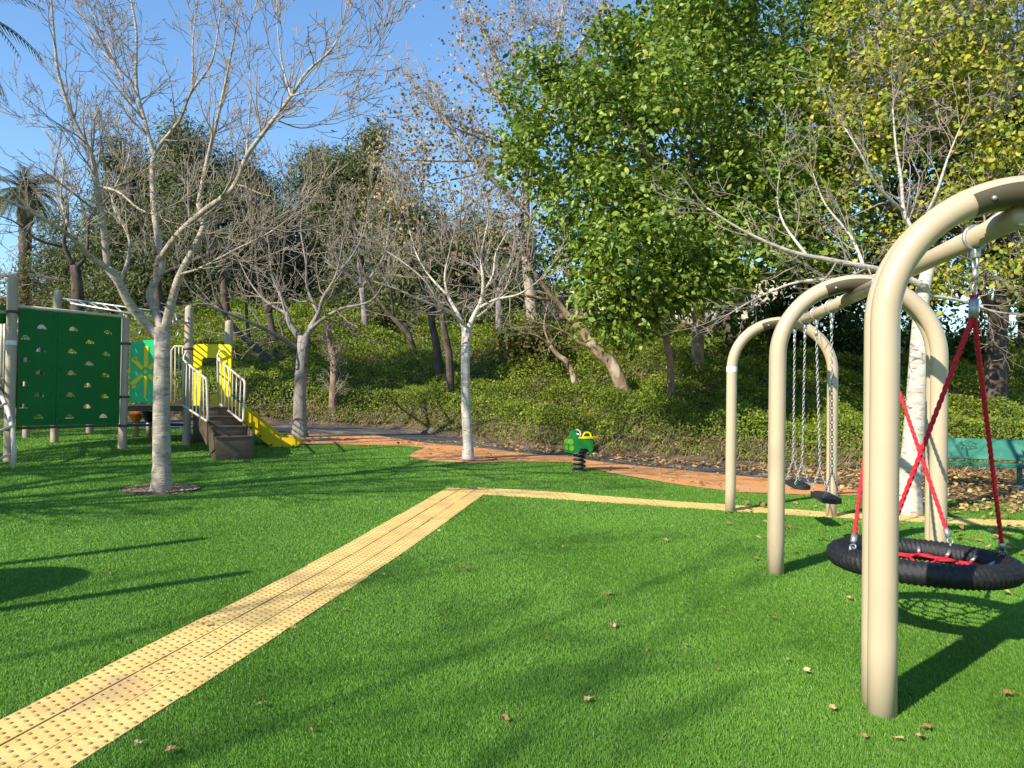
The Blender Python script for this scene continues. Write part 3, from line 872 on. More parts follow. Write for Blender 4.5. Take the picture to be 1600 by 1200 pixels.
def leafy(name, cat, label, base, trunk_limbs, blobs, size, pal, prob, mat, bark, per=14, crad=.28, aspect=.55, up=.45, group=None, twigs=None, shell=.5, droop=0., seed=1, fold=.18, world=()):
    """trunk_limbs: [(points, r0, r1)] world; blobs: [(px, py, rx_px, ry_px, depth, rdepth, clusters)]"""
    root = thing(name, base, label, cat, group)
    T = Tree(seed)
    for pts, ra, rb in trunk_limbs:
        T.limb(pts, ra, rb, wob=.01)
    bl = []
    for px, py, rx, ry, d, rd, k in blobs:
        c = P(px, py, d)
        bl.append((c, (rx / FPX * d, rd, ry / FPX * d), k))
    bl += [(Vector(c), r_, k) for c, r_, k in world]
    top = Vector(trunk_limbs[0][0][-1])
    for c, r_, k in bl:
        T.limb([top, top.lerp(c, .5) + Vector((0, 0, -.15)), c], trunk_limbs[0][2] * .6, .012, s=6)
        if twigs:
            pts, rad = T.limb([c - Vector((0, 0, r_[2] * .5)), c, c + Vector((0, 0, r_[2] * .4))], .02, .006, s=5)
            T.sprout(pts, rad, twigs * 1.4, max(r_) * .9, 1, 3, ang=(30, 85), up=.1, minr=.00032 * c.y, shrink=.5)
    if twigs and T.twig.v:
        tw = T.twig
        T.trunk.add(np.vstack(tw.v), np.vstack(tw.q), None, None, 1)
    T.trunk.build('trunk', [bark, M['twig_white']], root)
    Cn, pts, od = blobs_to_points(bl, per, crad, shell)
    m_ = MB()
    leafcloud(m_, pts, od, size, pal, prob, aspect, up, droop=droop, fold=fold)
    m_.build('crown', mat, root, colors=True, smooth=False)
    return root


# large-leaved green tree
b = on_hill(1090, 530, 22)
leafy('broadleaf_tree', 'tree', 'large dense tree of glossy green leaves standing on the slope', b,
      [([b, P(1092, 500, 22), P(1098, 450, 21.5), P(1090, 380, 20.5)], .2, .12), ([P(1098, 450, 21.5), P(1060, 400, 20), P(1000, 330, 19)], .09, .03), ([P(1095, 420, 21), P(1150, 350, 20), P(1200, 260, 19.5)], .09, .03)],
      [(1000, 210, 150, 130, 18.2, 2.4, 300), (1120, 130, 170, 140, 19.5, 2.4, 340), (1010, 390, 120, 90, 16.6, 1.7, 270), (972, 462, 58, 66, 16.2, 1.2, 130), (1130, 330, 130, 110, 17.6, 2.0, 260),
       (870, 150, 95, 75, 17.6, 1.4, 140), (900, 290, 80, 80, 16.8, 1.4, 120), (1060, 20, 130, 90, 20, 2, 170), (1230, 210, 110, 130, 19.2, 2., 210), (1200, 60, 150, 110, 20.5, 2.2, 210), (1125, 410, 75, 55, 17.0, 1.2, 110),
       (1050, 440, 55, 42, 16.6, 1.0, 70), (930, 95, 60, 50, 18.4, 1., 50), (1260, 330, 90, 90, 17.8, 1.6, 150)],
      .145, G_BIG, [.28, .30, .16, .24, .02], M['leaf_gloss'], M['bark_brown'], per=24, crad=.19, aspect=.5, up=.5, shell=.55, seed=71)

# yellowing tree on the right
b = on_hill(1557, 590, 19)
leafy('broadleaf_tree', 'tree', 'tall tree with yellowing leaves and bare twigs behind the green bench', b,
      [([b, P(1556, 560, 19), P(1560, 500, 19), P(1570, 450, 18.8), P(1585, 380, 18.4)], .27, .17), ([P(1558, 510, 19), P(1535, 450, 18.6), P(1520, 400, 18), P(1480, 300, 17.4)], .13, .04), ([P(1560, 490, 19), P(1610, 430, 18.5), P(1660, 330, 18)], .14, .05)],
      [(1500, 60, 130, 110, 17, 1.9, 170), (1400, 120, 110, 90, 16.6, 1.5, 110), (1570, 180, 90, 120, 16.5, 1.6, 130), (1450, 220, 120, 80, 16.4, 1.4, 75), (1590, 30, 110, 90, 16.8, 1.8, 120), (1370, 50, 90, 80, 17.4, 1.5, 80),
       (1540, 330, 90, 60, 16.5, 1.2, 50), (1520, 440, 80, 50, 16.8, 1.1, 50), (1600, 430, 60, 60, 16.5, 1., 35), (1340, 190, 70, 90, 17.2, 1.2, 55), (1320, 300, 70, 60, 17, 1., 30), (1420, 370, 90, 60, 17.5, 1.2, 50), (1480, -40, 150, 80, 17, 2, 90)],
      .12, Y_TREE, [.35, .27, .18, .15, .05], M['leaf_soft'], M['bark_dark'], per=15, crad=.24, aspect=.62, up=.4, shell=.35, twigs=7.0, seed=72)

# dark evergreens closing the view behind
for k, (px, py, d, rr, lab) in enumerate([(1250, 380, 26, 150, 'dark evergreen behind the big leafy tree and the swing arches'), (1430, 350, 27, 170, 'dark evergreen behind the white-barked tree'),
                                          (1600, 330, 27, 170, 'dark evergreen behind the yellowing tree at the edge'), (1010, 330, 28, 130, 'dark evergreen behind the left part of the big leafy tree')]):
    b = on_hill(px, 500, d)
    leafy('evergreen_tree', 'tree', lab, b, [([b, P(px, 480, d), P(px + 8, 420, d)], .2, .13)],
          [(px, py - 120, rr * .9, 150, d, 3, 150), (px - 50, py + 20, rr * .8, 110, d - 1, 2.4, 120), (px + 60, py + 20, rr * .8, 110, d - 1, 2.4, 120), (px, py + 115, rr * .85, 42, d - 1, 2, 70)][:3 if px in (1010, 1250) else 4],
          .24, D_GREEN, [.4, .2, .3, .1], M['leaf_soft'], M['bark_dark'], per=15, crad=.42, aspect=.55, up=.35, shell=.3, seed=80 + k)

for k, (px, d, bl, lab) in enumerate([(1140, 26, [(1080, 40, 110, 90), (1180, 90, 130, 110), (1090, 190, 110, 90), (1210, 240, 110, 100), (1280, 20, 110, 90), (1000, 150, 60, 60)], 'added dark evergreen standing in for the shaded inside of the big leafy tree'),  # added dark crowns that fill sky gaps as shaded crown interior
                                       (1450, 26, [(1400, 60, 110, 100), (1500, 20, 120, 100), (1580, 120, 100, 110), (1440, 200, 110, 90), (1570, 250, 90, 80)], 'added dark evergreen standing in for the shaded inside of the yellowing tree')]):
    b = on_hill(px, 500, d)
    leafy('evergreen_tree', 'tree', lab, b, [([b, P(px, 470, d), P(px + 6, 330, d)], .25, .16)],
          [(a, c, rx, ry, d + RNG.uniform(-.6, .6), 2.2, 115) for a, c, rx, ry in bl], .26, D_GREEN, [.4, .2, .3, .1], M['leaf_soft'], M['bark_dark'], per=16, crad=.4, aspect=.55, up=.35, shell=.2, seed=140 + k)

# plane tree with tan leaves
b = on_hill(835, 520, 29)
leafy('plane_tree', 'tree', 'tall pale-limbed tree with a few tan leaves against the sky', b,
      [([b, P(828, 450, 29), P(820, 350, 29), P(822, 300, 29), P(832, 240, 29)], .24, .16),
       ([P(821, 330, 29), P(790, 300, 28.5), P(740, 250, 28), P(690, 180, 28), P(640, 120, 27.6), P(605, 85, 27.5)], .13, .02),
       ([P(832, 240, 29), P(800, 160, 28.5), P(770, 80, 28.4), P(735, 10, 28.3), P(715, -50, 28.3)], .13, .02),
       ([P(832, 240, 29), P(850, 150, 29.5), P(870, 60, 30), P(890, -40, 30)], .14, .03), ([P(800, 160, 28.5), P(740, 130, 28), P(710, 90, 27.8)], .06, .015),
       ([P(850, 150, 29.5), P(900, 80, 30), P(940, 10, 30.5), P(960, -50, 30.5)], .08, .02), ([P(822, 330, 29), P(780, 340, 28), P(720, 300, 27.6), P(650, 290, 27.5)], .08, .015),
       ([P(832, 240, 29), P(870, 190, 28.5), P(900, 150, 28), P(920, 100, 28)], .08, .02)],
      [(690, 190, 75, 60, 28, 1.6, 45), (740, 260, 90, 60, 28, 1.6, 75), (660, 290, 80, 55, 27.7, 1.5, 75), (770, 130, 70, 80, 28.4, 1.6, 40), (800, 60, 85, 75, 29, 2, 45), (880, 60, 85, 80, 29.8, 2, 55), (780, 340, 60, 45, 28.5, 1.4, 50),
       (720, 50, 45, 60, 28.3, 1.2, 16), (640, 150, 45, 50, 27.6, 1.2, 22), (930, 30, 60, 60, 30.4, 1.5, 30), (690, 350, 60, 50, 28, 1.4, 50), (620, 250, 35, 50, 27.5, 1., 26)],
      .125, TAN, [.35, .3, .2, .15], M['leaf_dry'], M['bark_pale'], per=9, crad=.5, aspect=.75, up=.2, shell=.2, twigs=5.0, seed=73)

# conifers / casuarinas far left and centre
CON = [(120, 520, 44, [(110, 380, 50, 50), (140, 430, 70, 50), (60, 450, 60, 30)], 'low grey-green tree far behind the climbing wall'),
       (430, 520, 41, [(430, 330, 40, 50), (425, 400, 60, 60), (440, 460, 70, 45)], 'broad olive conifer between the pointed and the shorter conifers'),
       (565, 520, 38, [(565, 250, 42, 60), (560, 310, 62, 70), (575, 380, 75, 80), (560, 450, 80, 50)], 'tall grey-green conifer beside the tan-leaved tree'),
       (490, 520, 39, [(492, 270, 34, 32), (485, 330, 40, 60), (480, 410, 60, 70), (485, 470, 65, 40)], 'shorter dark conifer left of the tall grey-green conifer'),
       (290, 520, 36, [(288, 235, 30, 40), (292, 300, 48, 70), (285, 380, 70, 80), (290, 460, 80, 50)], 'dark pointed conifer behind the bare front tree'),
       (205, 520, 37, [(203, 250, 30, 42), (205, 320, 48, 70), (200, 400, 70, 80), (205, 470, 80, 40)], 'dark conifer behind the left limb of the front tree'),
       (370, 520, 37, [(365, 290, 40, 50), (370, 360, 60, 70), (372, 440, 70, 60)], 'low broad dark conifer right of the pointed conifer'),
       (660, 520, 36, [(640, 370, 55, 60), (670, 420, 75, 60), (650, 470, 85, 40)], 'low olive evergreen under the tan-leaved tree'),
       (770, 520, 37, [(760, 400, 60, 60), (790, 450, 80, 55)], 'low olive evergreen behind the twiggy hilltop tree')]
for k, (px, py, d, bl, lab) in enumerate(CON):
    b = on_hill(px, py, d)
    tall = bl[0][1]
    leafy('conifer', 'tree', lab, b, [([b, P(px, 470, d), P(px, (tall + 470) / 2, d), P(px, tall, d)], .3, .08)],
          [(a, c, rx, ry, d + RNG.uniform(-.8, .8), rx / FPX * d * .8, int(rx * ry / 10)) for a, c, rx, ry in bl],
          .25, D_OLIVE, [.4, .25, .2, .15], M['needle'], M['bark_dark'], per=24, crad=.34, aspect=.2, up=.15, shell=.4, droop=.3, seed=90 + k)

# shrubs on the crest and at the hill foot behind trunks
SH = [(40, 470, 36, 60, 22, 'reddish-brown twiggy shrub far behind the climbing wall'), (150, 475, 34, 60, 24, 'olive shrub under the dark spreading bare tree'), (600, 505, 30, 45, 26, 'olive shrub on the crest left of the leaning thin tree'), (530, 500, 31, 45, 28, 'olive shrub on the crest above the broken stump'), (835, 540, 23, 50, 22, 'straggly brown-tinged shrub under the cream house'),
      (1225, 500, 26, 45, 30, 'dark shrub on the crest beside the far arch'), (1330, 520, 25, 80, 34, 'dark shrub on the crest seen through the middle arch'), (1500, 520, 25, 90, 34, 'dark shrub on the crest behind the red ropes'),
      (420, 505, 31, 60, 30, 'olive shrub on the crest behind the upright dark tree'), (740, 500, 31, 60, 26, 'olive shrub on the crest behind the slender white tree')]
for k, (px, py, d, rx, ry, lab) in enumerate(SH):
    b = on_hill(px, py, d)
    pal = D_GREEN if k in (5, 6, 7) else ([(.12, .12, .03), (.09, .11, .03), (.22, .13, .06), (.06, .09, .02)] if k in (0, 4) else [(.09, .12, .03), (.13, .16, .035), (.06, .08, .025), (.2, .19, .07)])
    h = ry / FPX * d
    leafy('shrub', 'shrub', lab, b, [([b, b + Vector((0, 0, h * .4)), b + Vector((.05, 0, h * .8))], .05, .03)],
          [(px - rx * .4, py + 4, rx * .6, ry, d, .9, 60), (px + rx * .4, py + 2, rx * .6, ry * .9, d - .4, .9, 60), (px, py - 8, rx * .6, ry, d, .9, 50)],
          .15, pal, [.35, .3, .2, .15], M['leaf_soft'], M['bark_dark'], per=14, crad=.25, aspect=.5, up=.4, seed=120 + k)

# palms
def palm(px, base_py, top_py, d, nf, L, label, r=.3, spread=1.0, seed=0):
    rg = random.Random(seed)
    b = on_hill(px, base_py, d); t = P(px, top_py, d)
    root = thing('palm_tree', b, label, 'palm')
    m_ = MB()
    n = 40
    pts = [b.lerp(t, i / n) for i in range(n + 1)]
    m_.tube(pts, [r * (1.05 if i % 2 else .9) * (1 + .25 * (i / n > .8)) for i in range(n + 1)], 12)
    m_.build('trunk', M['bark_palm'], root)
    m_ = MB()
    for k in range(nf):
        az = 2 * math.pi * k / nf + rg.uniform(-.2, .2); el = rg.uniform(-.5, 1.2)
        pt, rr = [], t.copy()
        dv = Vector((math.cos(az) * math.cos(el), math.sin(az) * math.cos(el), math.sin(el)))
        for i in range(13):
            pt.append(rr.copy()); rr = rr + dv * (L / 12); dv = (dv + Vector((0, 0, -.10 * spread))).normalized()
        c = np.array([.12, .13, .065]) * rg.uniform(.7, 1.3)
        m_.tube(pt, [.03 * (1 - i / 13) + .006 for i in range(13)], 4, caps=False, c=c)
        for i in range(1, 13):
            for sd in (-1, 1):
                for f in (0, .5):
                    p = pt[i - 1].lerp(pt[i], f) if i else pt[i]
                    tg = (pt[i] - pt[i - 1]).normalized()
                    side = tg.cross(Vector((0, 0, 1))).normalized() * sd
                    q = p + (side * .8 + tg * .7 + Vector((0, 0, -.35))).normalized() * L * .17 * (1.15 - abs(i / 12 - .45))
                    wv_ = tg * .034
                    m_.add([p - wv_, p + wv_, q], None, [[0, 1, 2]], c * rg.uniform(.8, 1.25))
    m_.build('crown', M['needle'], root, colors=True, smooth=False)


palm(40, 470, 300, 44, 80, 2.4, 'tall shaggy palm with thick trunk beyond the climbing wall', .34, 1.5, 4)
palm(-100, 480, 15, 26, 34, 3.6, 'palm at the frame edge with one frond hanging into the sky', .3, 1.3, 9)

# ------------------------------------------------------------------ hillside ground cover
def cover():
    m_ = MB()
    n = 640000
    x = RNG.uniform(-24, 20, n)
    d = np.abs(RNG.random(n) ** 1.6) * 17
    yb = np.interp(x, YBX, YBY)
    y = yb + .15 + d
    vis = np.abs(x) < .72 * y + 2
    x, y, d = x[vis], y[vis], d[vis]
    n = len(x)
    z0 = tz(x, y)
    mound = .16 * np.sin(x * 2.3 + y) * np.sin(y * 1.9 - x * .7) + .1 * np.sin(x * 5.1) * np.sin(y * 4.3)
    hh = np.clip(d / .5, 0.12, 1) * (.5 + mound)
    z = z0 + hh * RNG.random(n) ** .35
    cen = np.stack([x, y, z], -1)
    out = nrm(np.stack([np.zeros(n), np.full(n, -.55) * (d < 1.5) - .2, np.full(n, .8)], -1) + RNG.normal(0, .3, (n, 3)))
    pn = np.sin(x * .9 + 1.2 * np.sin(y * .5)) * np.sin(y * .8 + .9 * np.sin(x * .6))
    pal = np.array([(.165, .235, .022), (.23, .295, .028), (.095, .155, .018), (.31, .34, .05), (.22, .15, .06), (.34, .26, .12)])
    pr = np.stack([np.full(n, .34), .24 + .1 * pn, np.full(n, .22), .10 + .06 * pn, .03 + .22 * (d < .4) * (z - z0 < .22), .015 + .30 * (d < .35) * (z - z0 < .18)], -1)
    pr = np.clip(pr, .005, 1); pr /= pr.sum(1, keepdims=True)
    pick = (pr.cumsum(1) < RNG.random((n, 1))).sum(1).clip(0, 5)
    m = MB()
    sz = .052 + .003 * d
    nv = nrm(out + RNG.normal(0, .55, (n, 3)))
    dd = RNG.normal(0, 1, (n, 3)) + np.array([0, -.3, .5]); dd = nrm(dd - nv * (dd * nv).sum(-1, keepdims=True))
    s = np.cross(nv, dd)
    L = (sz * (.8 + .9 * RNG.random(n)))[:, None]; W = L * .26
    v = np.stack([cen, cen + dd * L * .45 + s * W, cen + dd * L, cen + dd * L * .45 - s * W], 1)
    c = pal[pick] * (.7 + .6 * RNG.random((n, 1)))
    b_ = np.arange(n) * 4
    m_.add(v.reshape(-1, 3), np.stack([b_, b_ + 1, b_ + 2, b_ + 3], -1), None, np.repeat(c, 4, 0))
    o = m_.build('ground_cover', M['leaf_soft'], colors=True, smooth=False)
    tag(o, 'low green ground cover plants blanketing the slope', None, kind='stuff')
    # stems showing at the foot
    m_ = MB()
    rg = random.Random(5)
    for _ in range(1700):
        xx = rg.uniform(-9, 13); yy = float(np.interp(xx, YBX, YBY)) + rg.uniform(-.1, .45)
        p = Vector((xx, yy, TZ(xx, yy)))
        e = Vector((rg.gauss(0, .18), rg.gauss(-.1, .12), rg.uniform(.05, .4)))
        m_.tube([p, p + e * .55 + Vector((rg.gauss(0, .04), 0, .03)), p + e], [.007, .005, .003], 3, caps=False)
    o = m_.build('dry_undergrowth', M['bark_brown']); tag(o, 'dry brown stems along the foot of the slope', None, kind='stuff')


cover()

# ------------------------------------------------------------------ leaf litter
def litter():
    xs, ys = [], []
    n = 60000
    x = RNG.uniform(-8, 13, n); y = RNG.uniform(5, 18, n)
    ybv = np.interp(x, YBX, YBY)
    dl = ybv - y
    w = np.where((x > 5.6) & (y > 10.4), .55, 0) + np.where((dl < .9) & (dl > -.2), .5, 0) + np.where(inpoly(x, y, asphalt_poly), .16, 0)
    w = w + np.where((x > 2.5) & (y > 7) & (y < 11), .035 + .05 * (x > 5), 0) + np.where(inpoly(x, y, rubber_poly), .03, 0) + np.where((x > 2.8) & (y < 8), .012, 0)
    ok = (RNG.random(n) < w) & (y < ybv + .3)
    x, y = x[ok], y[ok]; n = len(x)
    cen = np.stack([x, y, tz(x, y) + .045], -1)
    m_ = MB()
    leafcloud(m_, cen, np.tile(np.array([[0, 0, 1.]]), (n, 1)), .085, [(.34, .20, .08), (.46, .31, .13), (.24, .13, .05), (.50, .40, .14)], [.35, .3, .2, .15], .6, .8, .5)
    o = m_.build('fallen_leaves', M['leaf_dry'], colors=True, smooth=False)
    tag(o, 'scattered dry leaf litter by the bench and along the path edge', None, kind='stuff')


litter()
# single dry leaves on the near turf
protos = []
for k in range(5):
    m_ = MB()
    rg = random.Random(40 + k)
    n = 11
    out = []
    for i in range(n):
        t = 2 * math.pi * i / n
        rr = .03 * (1 + (.38 if i % 2 else -.25)) * (1.15 if abs(t - math.pi) > 2.2 else .9) * rg.uniform(.85, 1.15)
        out.append((rr * math.cos(t), rr * .75 * math.sin(t), .006 + .016 * abs(math.sin(t)) * rg.uniform(.4, 1.2)))
    vs = [(0, 0, .004)] + out
    col = [(.36, .21, .09), (.48, .32, .15), (.30, .16, .06), (.55, .42, .22), (.42, .27, .13)][k]
    m_.add(vs, None, [[0, i + 1, (i + 1) % n + 1] for i in range(n)], col)
    m_.tube([(-.03, 0, .01), (-.045, .004, .014), (-.06, .012, .012)], [.0016, .0014, .001], 4, c=col)
    protos.append(m_)
LP = [(458, 990), (637, 1023), (855, 1009), (957, 987), (1070, 1018), (1210, 976), (918, 1105), (1120, 1057), (1008, 1025), (410, 1113), (787, 1137), (1325, 943), (1575, 1097), (1260, 1060), (1440, 1165), (1350, 1163),
      (1405, 1170), (1447, 1150), (215, 1178), (265, 1188), (170, 903), (1230, 1040), (950, 935), (685, 835), (387, 766), (725, 896), (1040, 850), (485, 1155), (247, 1034), (256, 1060), (1095, 830), (1300, 1120), (1180, 880), (880, 860),
      (1480, 935), (1530, 930), (1555, 925), (1585, 935), (1500, 1010), (1390, 900), (1425, 830), (985, 915), (1130, 960), (600, 905), (535, 960), (320, 985)]
meshes = []
for m_ in protos:
    o = m_.build('dry_leaf', M['leaf_dry'], colors=True, smooth=False)
    meshes.append(o.data); bpy.data.objects.remove(o)
rg = random.Random(2)
for k, (px, py) in enumerate(LP):
    g = G(px, py)
    o = bpy.data.objects.new('dry_leaf', meshes[k % 5]); COL.objects.link(o)
    o.location = (g.x, g.y, g.z + .034)
    o.rotation_euler = (rg.gauss(0, .25), rg.gauss(0, .25), rg.uniform(0, 6.28))
    sc = rg.uniform(.55, 1.05) * (.8 if py > 1000 else 1.0)
    o.scale = (sc, sc, sc)
    tag(o, 'curled dry brown leaf lying on the green turf', 'leaf', 'dry leaves on the turf')

# ------------------------------------------------------------------ swing frame
ARC = []
for (lx, ly), rr_ in [((1378, 1120), None), ((1212.5, 899), (1465, 916)), ((1141, 800), (1299, 809))]:
    a = G(lx, ly)
    ARC.append([a, G(*rr_) if rr_ else None])
AW = ((ARC[1][1] - ARC[1][0]).length + (ARC[2][1] - ARC[2][0]).length) / 2
dv = ((ARC[1][1] - ARC[1][0]).normalized() + (ARC[2][1] - ARC[2][0]).normalized()).normalized()
ARC[0][1] = ARC[0][0] + dv * AW
TR = .066
TOPZ = 2.56
apex = []
root = thing('swing_frame', (ARC[1][0] + ARC[1][1]) / 2, 'tan steel swing frame of three arched hoops joined by a top beam', 'swing frame')
for k, (a, b) in enumerate(ARC):
    w = (b - a).length; u = (b - a).normalized(); c = (a + b) / 2
    nrmv = Vector((-u.y, u.x, 0))
    rad = w / 2
    zc = TOPZ - TR - rad

    def hoop(off):
        g0 = TZ0(a) - .05
        pts = [a + nrmv * off + Vector((0, 0, z - a.z)) for z in np.linspace(g0, zc, 6)]
        for t in np.linspace(0, math.pi, 40)[1:-1]:
            pts.append(Vector((c.x, c.y, 0)) + nrmv * off - u * rad * math.cos(t) + Vector((0, 0, zc + rad * math.sin(t))))
        pts += [b + nrmv * off + Vector((0, 0, z - b.z)) for z in np.linspace(zc, g0, 6)]
        return pts
    m_ = MB()
    m_.tube(hoop(0), TR, 28, ref=nrmv)
    if k < 2:
        m_.tube(hoop(.128), TR * .985, 28, ref=nrmv)
    m_.build('arch', M['steel_tan'], root)
    apex.append(Vector((c.x, c.y, TOPZ - TR)) + nrmv * (.064 if k < 2 else 0))
    # saddle bracket at the crown
    m_ = MB()
    for t0, t1 in ((math.pi / 2 - .42, math.pi / 2 + .42),):
        T_ = np.linspace(t0, t1, 18); B_ = np.linspace(-1.9, .35, 10)
        vv = []
        for t in T_:
            ctr = Vector((c.x, c.y, 0)) - u * rad * math.cos(t) + Vector((0, 0, zc + rad * math.sin(t)))
            rd = (-u * math.cos(t) + Vector((0, 0, math.sin(t))))
            for b_ in B_:
                e = 1 - .0 * b_
                vv.append(ctr + (TR + .004) * (rd * math.sin(b_) - nrmv * math.cos(b_)))
        n1, n2 = len(T_), len(B_)
        ii = np.arange(n1 - 1)[:, None] * n2; jj = np.arange(n2 - 1)[None]
        m_.add([tuple(v) for v in vv], np.stack([ii + jj, ii + n2 + jj, ii + n2 + jj + 1, ii + jj + 1], -1).reshape(-1, 4))
    sb = m_.build('saddle_bracket', M['bracket'], root)
    for t in (math.pi / 2 - .3, math.pi / 2 + .3):
        m_ = MB()
        ctr = Vector((c.x, c.y, 0)) - u * rad * math.cos(t) + Vector((0, 0, zc + rad * math.sin(t)))
        rd = (-u * math.cos(t) + Vector((0, 0, math.sin(t))))
        ball(ctr + (TR + .008) * (-rd * .35 - nrmv * .93), .012, mb=m_)
        m_.build('bolt', M['galv'], sb)
for k in range(2):
    m_ = MB()
    m_.tube([apex[k] + Vector((0, 0, -.10)), apex[k].lerp(apex[k + 1], .5) + Vector((0, 0, -.10)), apex[k + 1] + Vector((0, 0, -.10))], .054, 24)
    m_.build('beam', M['steel_tan'], root)
for (pt, h) in ((ARC[2][0], 1.97 - .2),):
    m_ = MB()
    zz = P(1141, 577, ARC[2][0].y).z
    m_.tube([Vector((pt.x, pt.y, zz - .035)), Vector((pt.x, pt.y, zz + .035))], TR + .003, 20, caps=False)
    m_.build('sticker', M['white'], root)


def chain(m_, p0, p1, link=.042, wire=.0042):
    d = (p1 - p0); L = d.length; d = d / L
    n = max(2, int(L / (link * .78)))
    ax = d.cross(Vector((0, 1, 0.2))).normalized(); ay = d.cross(ax)
    for i in range(n):
        c = p0 + d * (L * (i + .5) / n)
        X_, Y_ = (ax, ay) if i % 2 else (ay, ax)
        rot = Matrix((d, X_, d.cross(X_))).transposed()
        m_.torus(c, link * .36, wire, rot, 10, 5, sc=(1.35, .72))


def hanger(root, top, bot):
    m_ = MB()
    d = (bot - top)
    m_.torus(top, .062, .011, Matrix((Vector((1, 0, 0)), Vector((0, 0, 1)), Vector((0, -1, 0)))).transposed(), 20, 8)
    m_.box(top + Vector((0, 0, -.085)), (.035, .05, .06), None, bev=.008)
    m_.torus(top + Vector((0, 0, -.14)), .026, .008, Matrix((Vector((0, 1, 0)), Vector((0, 0, 1)), Vector((1, 0, 0)))).transposed(), 14, 7, sc=(.8, 1.2))
    m_.lathe(top + Vector((0, 0, -.20)), [(.001, -.03), (.014, -.03), (.018, 0), (.014, .03), (.001, .03)], 10)
    m_.build('hanger', M['galv'], root, smooth=True)
    return top + Vector((0, 0, -.22))


def rope(m_, p0, p1, r=.0095, lobes=3, pitch=.045):
    d = p1 - p0; L = d.length
    n = int(L / (pitch / 7)); s = 12
    dn = np.array(tuple(d / L))
    ax = nrm(np.cross(dn, [0.3, 1, 0.1])); ay = np.cross(dn, ax)
    t = np.linspace(0, L, n)[:, None]; a = np.linspace(0, 2 * math.pi, s, endpoint=False)[None]
    rr = r * (1 + .20 * np.cos(lobes * a - 2 * math.pi * t / pitch))
    v = np.array(tuple(p0)) + t[..., None] * dn + rr[..., None] * (np.cos(a)[..., None] * ax + np.sin(a)[..., None] * ay)
    i = np.arange(n - 1)[:, None] * s; j = np.arange(s)[None]; k = (j + 1) % s
    m_.add(v.reshape(-1, 3), np.stack([i + j, i + s + j, i + s + k, i + k], -1).reshape(-1, 4))


def beam_pt(k, px):
    a, b = apex[k], apex[k + 1]
    best = min((abs((lambda p: 800 + FPX * ((CR.transposed() @ (p - CO)).x / -(CR.transposed() @ (p - CO)).z))(a.lerp(b, t)) - px), t) for t in np.linspace(.02, .98, 400))
    return a.lerp(b, best[1]) + Vector((0, 0, -.10))


